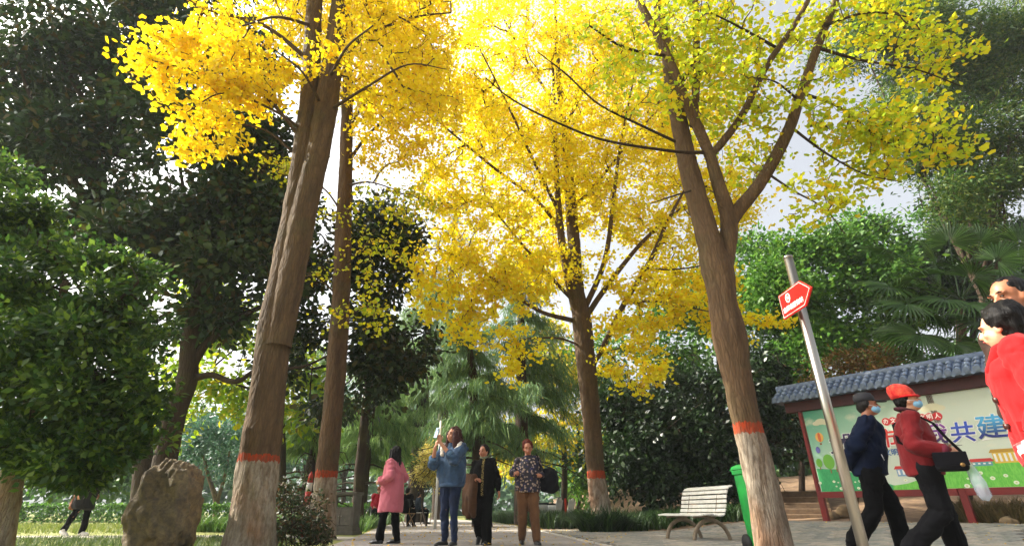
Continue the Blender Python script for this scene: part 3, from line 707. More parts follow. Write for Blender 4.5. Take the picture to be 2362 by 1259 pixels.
mg2 = tree_root('magnolia_tree', 330, 1200, 14.5, 'huge dark evergreen filling the upper corner beside the golden leaves', 'dark evergreens')
lm = woody(mg2, [('trunk', [(322, 1200, 50, 14.5), (330, 1080, 42, 14.5), (318, 900, 40, 14.5), (300, 720, 38, 14.2), (250, 520, 34, 14), (210, 380, 28, 13.8), (240, 270, 20, 13.6), (300, 120, 12, 13.4), (340, -40, 6, 13.2)], dark_bark),
                 ('branch', [(255, 530, 20, 14), (160, 400, 14, 13.5), (80, 250, 8, 13), (30, 100, 4, 12.6)], dark_bark), ('branch', [(225, 330, 16, 13.8), (250, 350, 14, 13.6), (330, 370, 11, 13.2), (440, 360, 6, 12.8), (520, 330, 3, 12.6)], dark_bark),
                 ('branch', [(300, 740, 14, 14.3), (380, 660, 10, 14), (460, 600, 6, 13.8)], dark_bark), ('branch', [(230, 290, 14, 13.6), (150, 150, 9, 13.2), (110, 0, 5, 13)], dark_bark)])
EM2 = [ell_px(120, 130, 13.4, 210, 170, 2.4), ell_px(320, 120, 13.3, 170, 170, 2.2), ell_px(230, 330, 13.6, 190, 120, 2.0), ell_px(60, 360, 13.4, 110, 150, 1.8), ell_px(350, 520, 14, 150, 120, 1.6), ell_px(200, 560, 14, 110, 110, 1.6), ell_px(300, -90, 13.5, 330, 110, 2.5), ell_px(500, 160, 13.2, 150, 130, 1.6), ell_px(330, 430, 13.8, 130, 60, 1.2), ell_px(440, 440, 13.6, 90, 60, 1.0)]
add_twigs(mg2, lm, EM2, 260, dark_bark); crown(mg2, EM2, 2500, 19, .5, .26, KITE, magn, shell=.25, up=.3, outw=.5, hang=.3, holes=(1.0, -.06))

mg3 = tree_root('magnolia_tree', 826, 1205, 15.5, 'dark broadleaf evergreen hanging over the path behind the slim ginkgo', 'dark evergreens')
lm = woody(mg3, [('trunk', [(826, 1205, 26, 15.5), (828, 1100, 22, 15.5), (842, 960, 20, 15.4), (855, 820, 17, 15.2), (850, 680, 13, 15), (840, 540, 7, 14.8)], dark_bark),
                 ('branch', [(850, 880, 12, 15.3), (800, 840, 9, 15), (720, 850, 5, 14.6)], dark_bark), ('branch', [(866, 820, 10, 15.2), (920, 780, 8, 14.8), (970, 770, 4, 14.5)], dark_bark), ('branch', [(855, 700, 8, 15), (790, 610, 6, 14.8), (740, 540, 3, 14.6)], dark_bark)])
EM3 = [ell_px(880, 640, 14.8, 90, 130, 1.3), ell_px(760, 600, 14.7, 90, 140, 1.3), ell_px(900, 800, 14.6, 95, 90, 1.2), ell_px(830, 880, 14.8, 100, 60, 1.1), ell_px(700, 760, 14.6, 80, 100, 1.1), ell_px(850, 500, 14.9, 80, 80, 1), ell_px(930, 850, 14.4, 60, 50, .8), ell_px(970, 800, 14.2, 50, 40, .6), ell_px(930, 560, 14.8, 60, 60, .8), ell_px(790, 930, 14.6, 110, 40, .8), ell_px(650, 850, 14.4, 60, 60, .8), ell_px(690, 480, 14.9, 70, 60, .9)]
add_twigs(mg3, lm, EM3, 120, dark_bark); crown(mg3, EM3, 950, 16, .45, .2, BROAD, magn2, shell=.2, up=.3, outw=.4, hang=.4, holes=(1.0, -.04))

# the leafy round tree at the near left, whitewashed trunk
pt = tree_root('broadleaf_tree', -5, 1290, 6.6, 'round glossy-leaved tree with whitewashed trunk hiding a walker', None)
pb = bark('painted_bark_small', '#5f4b3a', '#7d6650', (1.12, 1.26), scale=1.3)
lm = woody(pt, [('trunk', [(-20, 1310, 70, 6.6), (2, 1240, 52, 6.6), (25, 1120, 44, 6.6), (40, 1030, 40, 6.6), (75, 930, 34, 6.5), (120, 800, 26, 6.4), (150, 650, 16, 6.4)], pb),
                ('branch', [(40, 1040, 22, 6.6), (90, 990, 16, 6.5), (180, 930, 11, 6.3), (280, 840, 6, 6.2)], dark_bark), ('branch', [(70, 940, 18, 6.5), (40, 780, 12, 6.6), (20, 600, 6, 6.8)], dark_bark), ('branch', [(110, 830, 14, 6.4), (220, 740, 9, 6.2), (320, 650, 5, 6.2)], dark_bark)])
EP = [ell_px(40, 520, 6.6, 95, 120, .9), ell_px(20, 400, 6.7, 70, 70, .8), ell_px(110, 500, 6.6, 60, 50, .6), ell_px(130, 600, 6.4, 110, 70, .9), ell_px(60, 690, 6.2, 120, 80, .9), ell_px(270, 620, 6.4, 110, 60, .9), ell_px(310, 700, 6.3, 75, 80, .8), ell_px(220, 760, 6.2, 130, 80, .9), ell_px(90, 850, 6.1, 160, 110, 1.0), ell_px(310, 850, 6.3, 75, 90, .8), ell_px(240, 920, 6.2, 130, 80, .8), ell_px(-90, 760, 6.4, 130, 260, 1.2), ell_px(150, 1010, 6.2, 110, 50, .6), ell_px(300, 1000, 6.4, 90, 60, .6), ell_px(40, 980, 6.2, 90, 60, .7), ell_px(180, 1070, 6.3, 60, 30, .4)]
EP = [(c - np.array((.26, 0, 0)), r * np.array((.85, 1, .92))) for c, r in EP] + [ell_px(185, 1050, 6.2, 75, 55, .5), ell_px(100, 1040, 6.2, 70, 45, .5), ell_px(240, 1030, 6.2, 60, 50, .5), ell_px(195, 1100, 6.2, 38, 26, .3), ell_px(330, 980, 6.2, 50, 60, .5), ell_px(350, 880, 6.2, 45, 70, .5), ell_px(355, 760, 6.2, 40, 60, .5)]
add_twigs(pt, lm, EP, 220, dark_bark, .008, .03); crown(pt, EP, 3500, 11, .15, .1, KITE, pitto, shell=.4, holes=(1.9, -.16), up=.55, outw=.8, hang=.05, flat=.8)

o = clumps(pt, [ell_px(185, 1070, 6.2, 62, 40, .4), ell_px(120, 1055, 6.2, 60, 36, .4), ell_px(250, 1040, 6.2, 55, 36, .4), ell_px(190, 1105, 6.2, 34, 22, .25), ell_px(60, 1040, 6.2, 55, 36, .4)], 330, 10, .11, .1, KITE, pitto, shell=.3, name='low_sprays', holes=None, lobes=0); rel(o, pt)
# lime-green trees glowing behind
lt_ = tree_root('broadleaf_tree', 640, 1195, 19, 'lime and yellow leaved tree glowing between the two left ginkgos')
lm = woody(lt_, [('trunk', [(648, 1195, 18, 19), (652, 1080, 15, 19), (650, 960, 12, 18.8), (640, 860, 7, 18.6)], dark_bark), ('branch', [(650, 980, 8, 18.9), (580, 900, 6, 18.5), (500, 880, 3, 18.2)], dark_bark), ('branch', [(650, 960, 8, 18.8), (700, 900, 5, 18.5), (740, 860, 3, 18.3)], dark_bark)])
EL = [ell_px(520, 900, 18.4, 90, 70, 1.4), ell_px(680, 850, 18.4, 90, 70, 1.4), ell_px(690, 950, 18.3, 70, 60, 1.2), ell_px(460, 830, 18.6, 70, 80, 1.2), ell_px(600, 800, 18.8, 110, 60, 1.4), ell_px(400, 960, 18.6, 40, 90, 1.0), ell_px(540, 740, 18.8, 90, 70, 1.4), ell_px(480, 680, 19, 70, 70, 1.2)]
add_twigs(lt_, lm, EL, 60, dark_bark); crown(lt_, EL, 420, 12, .5, .24, BROAD, limeleaf, shell=.3)
lt2_ = tree_root('broadleaf_tree', 1290, 1195, 27, 'sunlit yellow-green tree behind the woman in the patterned blouse')
lm = woody(lt2_, [('trunk', [(1300, 1192, 16, 27), (1302, 1080, 13, 27), (1296, 940, 10, 27), (1290, 820, 5, 27)], dark_bark), ('branch', [(1298, 1000, 7, 27), (1260, 920, 5, 26.6), (1230, 860, 3, 26.3)], dark_bark)])
EL2 = [ell_px(1290, 880, 26.6, 110, 90, 2), ell_px(1250, 1000, 26.4, 80, 70, 1.8), ell_px(1330, 1010, 26.4, 70, 80, 1.8), ell_px(1260, 780, 27, 80, 70, 1.8)]
add_twigs(lt2_, lm, EL2, 60, dark_bark); crown(lt2_, EL2, 260, 12, .65, .3, KITE, yellowl, shell=.3)
bl = tree_root('broadleaf_tree', 495, 1182, 26, 'round blue-green tree far behind the rock')
lm = woody(bl, [('trunk', [(500, 1190, 15, 26), (498, 1150, 12, 26), (480, 1095, 8, 26), (465, 1030, 4, 26)], grey_bark), ('branch', [(499, 1160, 9, 26), (515, 1110, 7, 25.8), (530, 1040, 4, 25.6)], grey_bark)])
EB = [ell_px(500, 1010, 26, 90, 50, 2), ell_px(450, 1050, 25.8, 55, 45, 1.6), ell_px(545, 1060, 25.8, 45, 45, 1.5)]
crown(bl, EB, 260, 16, .5, .2, KITE, bluegreen, shell=.5)

# deodars with hanging sprays
def deodar(px, py, Y, top, wpx, label, lit, lean=0, spread=3.0, nb=46, low=.18, dens=26, seed=0, mat=None, low_z=2.5):
    root = tree_root('deodar_tree', px, py, Y, label, 'deodars behind the path')
    b = np.array((root.location.x, Y, root.location.z)); w = M(wpx, px, py, Y)
    z1 = P(px, top, Y).z; xs = b[0] + lean
    pts = [b, b + np.array((lean * .15, 0, z1 * .3)), b + np.array((lean * .5, .1, z1 * .6)), np.array((xs, Y, z1))]
    o, tr = limb('trunk', pts, [w * 1.25, w, w * .7, w * .15], dark_bark, None, sides=14, n=10); rel(o, root)
    segs, base, dirs = [], [], []
    for i in range(nb):
        f = low + (1 - low) * (i / nb) ** .9; p = tr[min(int(f * (len(tr) - 1)), len(tr) - 1)]; a = rng.uniform(0, 2 * math.pi)
        L = spread * (1 - f * .75) * rng.uniform(.7, 1.15); h = np.array((math.cos(a), math.sin(a), 0))
        bp = np.array([p + h * L * q + np.array((0, 0, .22 * L * q - .55 * L * q * q * rng.uniform(.7, 1.2))) for q in (0, .25, .5, .75, 1)])
        segs.append((bp, np.array((.05, .04, .03, .02, .01)) * (1.2 - f)))
        n = int(dens * L); q = rng.uniform(.12, 1.0, n)
        pos = np.stack([np.interp(q, (0, .25, .5, .75, 1), bp[:, c]) for c in range(3)], -1) + rng.normal(size=(n, 3)) * np.array((.2, .2, .06)) * (.3 + q[:, None])
        ok = pos[:, 2] > low_z; pos = pos[ok]; n = len(pos)
        base.append(pos); dirs.append(h[None] * .35 + rng.normal(size=(n, 3)) * .22 + np.array((0, 0, -1.0)))
    V, Q = tube_np(segs, 5); o = link('branches', quads_mesh('branches', V, Q), None, dark_bark, True); rel(o, root); tag(o, kind='stuff')
    base = np.concatenate(base); dirs = unit(np.concatenate(dirs)); k = 5
    bb = np.repeat(base, k, 0) + rng.normal(size=(len(base) * k, 3)) * .08; dd = np.repeat(dirs, k, 0) + rng.normal(size=bb.shape) * .25
    o = link('crown', leaf_mesh('crown', bb, dd, rng.normal(size=bb.shape), rng.uniform(.2, .55, len(bb)), STRIP), None, mat or (needle_l if lit else needle)); rel(o, root); tag(o, kind='stuff')
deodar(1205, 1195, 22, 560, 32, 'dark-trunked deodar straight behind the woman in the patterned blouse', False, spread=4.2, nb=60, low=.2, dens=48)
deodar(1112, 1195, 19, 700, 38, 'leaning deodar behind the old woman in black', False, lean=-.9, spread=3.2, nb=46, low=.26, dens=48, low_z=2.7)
deodar(700, 1190, 20, 800, 26, 'hanging deodar coloured sunlit-pale beside the slim ginkgo', True, spread=2.6, nb=44, low=.12, dens=46)
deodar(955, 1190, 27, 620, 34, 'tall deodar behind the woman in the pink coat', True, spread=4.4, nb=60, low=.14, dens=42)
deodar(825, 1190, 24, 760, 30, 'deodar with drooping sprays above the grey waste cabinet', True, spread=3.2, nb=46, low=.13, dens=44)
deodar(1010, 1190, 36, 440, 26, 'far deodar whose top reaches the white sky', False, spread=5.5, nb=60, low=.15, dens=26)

# right-hand thicket and the trees above it
def thicket(px, py, Y, ells, n, per, crad, size, mat, label, tm=KITE, shell=.55, cat='tree', name='broadleaf_tree', trunkpx=14, group='trees behind the notice board', up=.5):
    root = tree_root(name, px, py, Y, label, group, cat); cen = sum(e[0] for e in ells) / len(ells)
    b = np.array(root.location); w = M(trunkpx, px, py, Y)
    o, tr = limb('trunk', [b, b * .6 + cen * .4 + rng.normal(size=3) * .2, cen], [w, w * .8, w * .3], dark_bark, None, sides=10, n=6); rel(o, root)
    lim = [tr[len(tr) // 3:]]
    for e in ells:
        o, q = limb('branch', [tr[len(tr) // 2], (tr[len(tr) // 2] + e[0]) / 2 + rng.normal(size=3) * .15, e[0]], [w * .5, w * .35, w * .12], dark_bark, None, sides=7, n=5); rel(o, root); lim.append(q)
    add_twigs(root, lim, ells, 24 * len(ells), dark_bark); crown(root, ells, n, per, crad, size, tm, mat, shell=shell, up=up); return root
thicket(1500, 1180, 18, [ell_px(1490, 1000, 17.5, 120, 140, 1.8), ell_px(1440, 1080, 17, 90, 90, 1.4), ell_px(1580, 930, 18, 110, 130, 1.8), ell_px(1420, 930, 18, 70, 90, 1.2)], 760, 21, .45, .19, darkl, 'dark evergreen shrub wall behind the white bench')
thicket(1650, 1180, 17, [ell_px(1640, 1030, 17, 110, 120, 1.6), ell_px(1720, 900, 17.4, 120, 140, 1.8), ell_px(1790, 1020, 16.8, 80, 120, 1.4), ell_px(1560, 1120, 16.6, 110, 50, 1.0)], 760, 21, .45, .19, darkl, 'deep green thicket between the bench and the notice board')
thicket(1850, 1140, 19, [ell_px(1800, 720, 19, 110, 130, 2), ell_px(1890, 620, 19.4, 110, 120, 2), ell_px(1900, 780, 18.6, 120, 90, 1.8), ell_px(1820, 850, 18.6, 100, 90, 1.6)], 950, 22, .5, .22, greenl, 'sunlit green tree rising behind the signpost')
thicket(2050, 1140, 20, [ell_px(2020, 580, 20, 140, 110, 2.2), ell_px(2140, 540, 20.4, 120, 100, 2), ell_px(2060, 700, 19.4, 130, 100, 2), ell_px(1980, 800, 19, 110, 80, 1.6)], 950, 22, .5, .22, greenl, 'bushy green tree above the tiled notice board')
thicket(2250, 1140, 19, [ell_px(2260, 540, 19, 130, 120, 2), ell_px(2330, 680, 18.6, 110, 130, 1.8), ell_px(2180, 680, 18.8, 90, 110, 1.6), ell_px(2280, 420, 19.2, 110, 90, 1.8)], 850, 22, .5, .21, darkl, 'dark bushy tree behind the fan palm')
thicket(1730, 1140, 22, [ell_px(1730, 600, 22, 90, 110, 2), ell_px(1650, 700, 22, 80, 120, 2), ell_px(1560, 800, 21, 90, 100, 1.8)], 520, 20, .6, .25, greenl, 'leafy tree half hidden behind the forked ginkgo')
thicket(1960, 1120, 14.2, [ell_px(1960, 850, 14.2, 95, 30, .6), ell_px(2060, 820, 14.2, 60, 28, .5), ell_px(1890, 900, 14.4, 45, 30, .5), ell_px(1960, 960, 14.6, 90, 70, .5)], 260, 18, .28, .1, rust, 'rust-brown shrub peeping over the tiled roof', cat='shrub', name='shrub', trunkpx=6)
tt_ = thicket(2330, 1100, 15.5, [ell_px(2150, 130, 15, 190, 150, 2.2), ell_px(2300, 90, 15.4, 140, 170, 2.2), ell_px(2290, 290, 15, 120, 120, 1.8), ell_px(2070, 280, 15, 130, 110, 1.6), ell_px(1980, 90, 15.2, 140, 120, 1.6), ell_px(2180, 380, 15.2, 110, 70, 1.4), ell_px(2310, 430, 14.8, 90, 80, 1.2), ell_px(2120, 30, 14.6, 150, 90, 1.4), ell_px(2340, 200, 14.6, 90, 120, 1.2), ell_px(2200, 450, 14.4, 110, 60, 1.0), ell_px(2290, 520, 14.4, 90, 60, 1.0)], 3500, 26, .5, .17, tallgreen,
              'tall fine-leaved tree filling the upper right corner', tm=LONG, shell=.25, trunkpx=24)
thicket(1330, 1190, 30, [ell_px(1370, 850, 30, 100, 110, 3), ell_px(1440, 980, 29, 90, 110, 2.5), ell_px(1350, 1090, 29, 90, 60, 2.2)], 300, 18, .8, .32, greenl, 'green tree far behind the whitewashed broad ginkgo', group='far trees')

# far trees closing the view on the left and centre
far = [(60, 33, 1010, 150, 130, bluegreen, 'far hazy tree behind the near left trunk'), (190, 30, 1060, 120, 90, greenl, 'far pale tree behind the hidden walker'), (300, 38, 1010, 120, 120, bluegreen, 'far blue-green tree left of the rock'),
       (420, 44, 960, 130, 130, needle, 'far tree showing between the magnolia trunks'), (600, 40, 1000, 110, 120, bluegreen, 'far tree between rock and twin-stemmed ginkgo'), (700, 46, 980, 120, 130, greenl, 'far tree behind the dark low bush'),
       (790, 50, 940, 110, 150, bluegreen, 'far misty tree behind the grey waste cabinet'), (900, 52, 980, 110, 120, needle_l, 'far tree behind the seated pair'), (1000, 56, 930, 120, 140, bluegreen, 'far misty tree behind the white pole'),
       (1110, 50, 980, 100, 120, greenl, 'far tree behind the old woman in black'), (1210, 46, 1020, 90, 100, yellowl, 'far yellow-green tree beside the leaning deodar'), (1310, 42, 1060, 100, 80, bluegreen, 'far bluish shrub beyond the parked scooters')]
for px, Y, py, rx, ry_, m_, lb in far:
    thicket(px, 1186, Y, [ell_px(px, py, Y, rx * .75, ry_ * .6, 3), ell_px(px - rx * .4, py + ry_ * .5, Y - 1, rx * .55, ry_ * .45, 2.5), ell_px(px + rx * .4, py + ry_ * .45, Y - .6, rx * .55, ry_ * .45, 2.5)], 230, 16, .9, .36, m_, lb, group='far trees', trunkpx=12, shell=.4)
# the wood that closes the park: one far mass
n = 11000; a = rng.uniform(R(-72), R(72), n); rr = rng.uniform(62, 84, n); tp = 9 + 5 * vnoise(np.stack([a * 9, 0 * a, 0 * a], -1)); zz = tp * rng.random(n) ** .8 * rng.uniform(.85, 1.1, n)
wd = np.stack([np.sin(a) * rr, np.cos(a) * rr, zz + .1 + np.clip(np.sin(a) * rr, 0, 40) * .03], -1); wd += rng.normal(size=wd.shape) * .5
tag(link('wood', leaf_mesh('wood', wd, rng.normal(size=(n, 3)), rng.normal(size=(n, 3)) * .7 + np.array((0, -.4, .7)), rng.uniform(.8, 1.7, n), BROAD), None, leaf('far_wood_leaf', ['#34523a', '#3f6040', '#4a6a44', '#2c4834', '#5a7444'], .3, .7)), 'far hazy wood closing the view behind all the trees', 'wood', kind='stuff')
n = 9000; xx = rng.uniform(8, 44, n); yy = rng.uniform(26, 34, n); top_ = 7.5 + 3.5 * vnoise(np.stack([xx * .35, 0 * xx, 0 * xx], -1)); zz = 1 + top_ * rng.random(n) ** .8
tag(link('wood', leaf_mesh('wood', np.stack([xx, yy, zz], -1), rng.normal(size=(n, 3)), rng.normal(size=(n, 3)) * .7 + np.array((0, -.4, .7)), rng.uniform(.35, .7, n), BROAD), None, leaf('slope_wood_leaf', ['#2c4a22', '#385a2a', '#46682e', '#243c20', '#567236'], .3, .6)), 'dense green wood on the slope far behind the notice board', 'wood', kind='stuff')
# golden shrub behind the woman taking a picture
thicket(985, 1190, 20, [ell_px(995, 1050, 20, 34, 45, .6), ell_px(975, 1090, 20, 28, 40, .5), ell_px(1005, 1110, 20, 26, 40, .5)], 110, 20, .25, .13, leaf('straw_leaf', ['#c9b45a', '#b5a850', '#d6c26a', '#9a9a4a'], .4), 'straw-yellow shrub behind the woman taking a picture', cat='shrub', name='shrub', trunkpx=5, group='shrubs by the path', tm=LONG)

# low dark bush in front of the slim ginkgo
db = tree_root('bush', 690, 1262, 8.0, 'low twiggy dark bush between the two left ginkgo trunks', None, 'bush')
EDB = [ell_px(690, 1190, 8.0, 62, 60, .45), ell_px(665, 1140, 8.0, 34, 40, .3), ell_px(730, 1220, 7.9, 45, 45, .4), ell_px(655, 1225, 7.9, 36, 40, .35)]
sk = []
for i in range(14):
    b = np.array(db.location) + np.array((rng.uniform(-.25, .25), rng.uniform(-.2, .2), 0)); e = EDB[i % 4]; q = e[0] + rng.normal(size=3) * e[1] * .5
    o, pth = limb('stem', [b, (b + q) / 2 + rng.normal(size=3) * .06, q], [.022, .015, .006], dark_bark, None, sides=5, n=4); rel(o, db); sk.append(pth)
add_twigs(db, sk, EDB, 150, dark_bark, .003, .01); crown(db, EDB, 420, 7, .08, .055, KITE, leaf('bush_leaf', ['#2c3a20', '#3a4a28', '#243018', '#4a5030', '#5a4028'], .3), shell=.3, up=.4)

# fan palm behind the board
pm = tree_root('fan_palm', 2215, 1130, 12.8, 'fan palm with spiky round fronds above the tiled notice board', None, 'palm')
pc = np.array(P(2215, 690, 12.8))
palm_bark = plain('palm_fibre', '#3c2f22', '#5a4834', 30, .95, bump=.8, stretch=(1, 1, .3))
o, _ = limb('trunk', [np.array(pm.location), (np.array(pm.location) + pc) / 2, pc], [.24, .26, .2], palm_bark, None, sides=14, n=8); rel(o, pm)
frond_m = leaf('palm_frond', ['#2f4c1a', '#3a5a22', '#284218', '#486a2a'], .32, .4, .35)
def frond_mesh(nseg, Rr, seed):
    r = np.random.default_rng(seed); mb = MB()
    for i in range(nseg):
        a = math.radians(-125 + 250 * i / (nseg - 1)); L = Rr * (1 - .25 * abs(a) / math.radians(125)) * r.uniform(.93, 1.05)
        d = np.array((math.sin(a), math.cos(a), 0)); s = np.array((d[1], -d[0], 0)); w = .024 * Rr / .8
        dr = -.35 * L * r.uniform(.5, 1.2); zf = .06 * math.cos(a) 
        q = lambda t, side, z: tuple(d * L * t + s * side + np.array((0, 0, z + zf * t)))
        mb.add([q(.06, 0, 0), q(.45, w, .012), q(.45, 0, -.01), q(.45, -w, .012), q(.8, w * .6, dr * .25), q(.8, 0, dr * .25 - .012), q(.8, -w * .6, dr * .25), q(1.0, 0, dr)],
               [(0, 1, 2), (0, 2, 3), (1, 4, 5, 2), (2, 5, 6, 3), (4, 7, 5), (5, 7, 6)])
    me = mb.mesh('frond'); me.materials.append(frond_m); return me
fm = [frond_mesh(34, .92, 3), frond_mesh(38, .84, 5), frond_mesh(32, 1.0, 9)]
fronds = [(2160, 610, 12.0), (2110, 640, 11.9), (2090, 700, 11.8), (2120, 770, 11.7), (2200, 790, 11.7), (2240, 640, 12.0), (2300, 600, 12.2), (2320, 690, 12.2), (2260, 740, 11.8), (2180, 690, 11.6), (2260, 560, 12.6), (2190, 560, 12.8), (2330, 640, 12.8), (2150, 720, 12.0), (2280, 800, 12.0), (2350, 560, 12.4), (2080, 770, 12.2), (2050, 660, 12.3), (2210, 850, 11.6), (2140, 820, 11.8), (2290, 700, 11.5), (2230, 700, 11.4), (2060, 590, 12.6)]
for i, (px, py, Y) in enumerate(fronds):
    c = Vector(P(px, py, Y)); base = Vector(pc); out = (c - base)
    d = (out.normalized() + Vector((0, 0, -.25))).normalized()
    n = (Vector((0, -.85, .55)) + Vector(rng.normal(size=3) * .3)); n = (n - d * n.dot(d)).normalized(); x = d.cross(n)
    o = link('frond', fm[i % 3], None); o.matrix_world = Matrix.Translation(c) @ Matrix((x, d, n)).transposed().to_4x4(); mw = o.matrix_world.copy(); rel(o, pm)
    mb = MB(); mid = (base + c) / 2 + Vector((0, 0, .12)); mb.tube([base, mid, c + d * .05], [.02, .014, .008], 6); s_ = mb.build('leaf_stalk', frond_m, None); rel(s_, pm)
tag(pm)

# ---- grasses ----------------------------------------------------------------------------
BLADE = (np.array([(-.022, 0, 0), (.022, 0, 0), (.02, .5, 0), (-.02, .5, 0), (.004, .98, -.3), (-.004, .98, -.3)], float), [(0, 1, 2, 3), (3, 2, 4, 5)])
THIN = (np.array([(-.05, 0, 0), (.05, 0, 0), (.012, 1, -.2), (-.012, 1, -.2)], float), [(0, 1, 2, 3)])
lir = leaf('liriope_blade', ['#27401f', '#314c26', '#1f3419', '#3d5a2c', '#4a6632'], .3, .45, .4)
lir_lit = leaf('liriope_blade_lit', ['#4d7030', '#5d8038', '#3f602a', '#749040'], .35, .45, .4)  # paler copy of the liriope colours, with sunshine put into the blades
turf = leaf('turf_blade', ['#5f722a', '#76802f', '#506826', '#8a8a38', '#465a22'], .4, .6)  # yellowed blade colours carry the look of sun on the lawn
def tufts(name, spots, nb, length, mat, parent=None, lean=.6, tm=None):
    c = np.repeat(spots, nb, 0); n = len(c); a = rng.uniform(0, 2 * math.pi, n); l = rng.uniform(.15, lean, n)
    h = np.stack([np.cos(a), np.sin(a), np.zeros(n)], -1); d = unit(h * l[:, None] + np.array((0, 0, 1.)))
    nr = np.array((0, 0, 1.)) - h * .6
    nr = -h + np.array((0, 0, .3)); base = c + h * rng.uniform(0, .07, n)[:, None]
    return link(name, leaf_mesh(name, base, d, -nr * -1, length * rng.uniform(.6, 1.2, n), tm or BLADE), parent, mat)
def scatter(n, poly):
    xs = [p[0] for p in poly]; ys = [p[1] for p in poly]; out = []
    while len(out) < n:
        x, y = rng.uniform(min(xs), max(xs)), rng.uniform(min(ys), max(ys))
        if inside(x, y, poly): out.append((x, y, g1(x, y)))
    return np.array(out)
PL = lambda y: float(np.interp(y, [p[1] for p in PATH_L], [p[0] for p in PATH_L]))
tag(tufts('liriope_grass', scatter(700, [(PL(y) - .06, y) for y in (12.8, 15, 18, 22, 27, 32, 38)] + [(PL(y) - 2.2, y) for y in (38, 32, 27, 22, 18, 15, 12.8)]), 16, .42, lir_lit), 'liriope coloured sunlit pale green bordering the far left edge of the path', 'grass', kind='stuff')
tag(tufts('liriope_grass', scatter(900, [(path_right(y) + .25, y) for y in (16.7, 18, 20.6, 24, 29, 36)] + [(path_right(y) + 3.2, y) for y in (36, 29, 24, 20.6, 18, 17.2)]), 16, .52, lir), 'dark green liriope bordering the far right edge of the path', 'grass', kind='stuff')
tag(tufts('liriope_grass', scatter(420, [(3.0, 14.6), (5.6, 14.0), (6.4, 14.8), (5, 17), (2.6, 17.5)]), 16, .45, lir), 'dark green liriope under the thicket behind the bench', 'grass', kind='stuff')
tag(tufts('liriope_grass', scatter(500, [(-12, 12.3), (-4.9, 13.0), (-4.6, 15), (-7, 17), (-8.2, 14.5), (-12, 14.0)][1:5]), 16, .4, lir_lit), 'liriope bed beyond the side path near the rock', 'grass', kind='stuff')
cl = empty('grass_clump', (t3.location.x, Y3 - .1, 0), label='big dark liriope clump round the foot of the broad yellow ginkgo', cat='plant')
a = rng.uniform(0, 2 * math.pi, 70); rr = np.sqrt(rng.random(70)) * .62
o = tufts('blades', np.stack([np.cos(a) * rr, np.sin(a) * rr - .12, np.zeros(70)], -1), 34, .62, lir, cl, 1.2); tag(o, kind='stuff')
tag(tufts('turf', scatter(4400, [(-14, 5), (-3.0, 5), (-3.1, 10), (-5, 11.2), (-14, 10.6)]), 8, .09, leaf('turf_blade_shaded', ['#3c5226', '#4a5e2c', '#2f4420', '#5a6630'], .4, .6), tm=THIN), 'short turf coloured dark for shade round the rock and near left trunks', 'grass', kind='stuff')  # darker turf colours stand in for tree shade
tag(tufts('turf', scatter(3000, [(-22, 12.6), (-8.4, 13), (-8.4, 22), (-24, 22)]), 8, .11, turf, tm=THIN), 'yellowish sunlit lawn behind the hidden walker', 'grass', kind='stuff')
# clipped hedge across the far lawn
hd = empty('hedge', (-14, 23.5, 0), label='long clipped green hedge beyond the left lawn', cat='hedge')
n = 9000; q = rng.random((n, 3)); hb = np.stack([-24 + q[:, 0] * 19, 23 + q[:, 1] * 1.1, .05 + q[:, 2] * .62], -1)
side = rng.random(n) < .6; hb[side, 1] = 23 + rng.normal(size=side.sum()) * .04; top = rng.random(n) < .4; hb[top, 2] = .68 + rng.normal(size=top.sum()) * .03
o = link('foliage', leaf_mesh('foliage', hb, rng.normal(size=(n, 3)), rng.normal(size=(n, 3)) * .6 + np.array((0, -.4, .8)), rng.uniform(.09, .18, n), KITE), None, greenl); rel(o, hd); tag(o, kind='stuff')
mb = MB(); 
for i in range(24): mb.tube([(-23.6 + i * .8, 23.5, 0), (-23.5 + i * .8, 23.5, .55)], [.02, .01], 5)
o = mb.build('stems', dark_bark, None); rel(o, hd); tag(o, kind='stuff')
# fallen leaves
n = 1000; sp = scatter(n, [(-2.4, 8), (1.3, 8), (3, 14), (7, 11.5), (6.6, 6), (10, 6), (9, 10), (5, 13.5), (1, 15), (.2, 22), (-4, 22), (-3.4, 13)]) + np.array((0, 0, .035))
tag(link('fallen_leaves', leaf_mesh('fallen_leaves', sp, rng.normal(size=(n, 3)) * np.array((1, 1, .12)), rng.normal(size=(n, 3)) * .3 + np.array((0, 0, 1.)), rng.uniform(.03, .055, n), FAN), None, leaf('fallen_leaf', ['#c9a21c', '#b58a1c', '#d8b428', '#8a6a28'], .2, .7)), 'scattered yellow ginkgo leaves lying on path and pavers', 'leaves', kind='stuff')
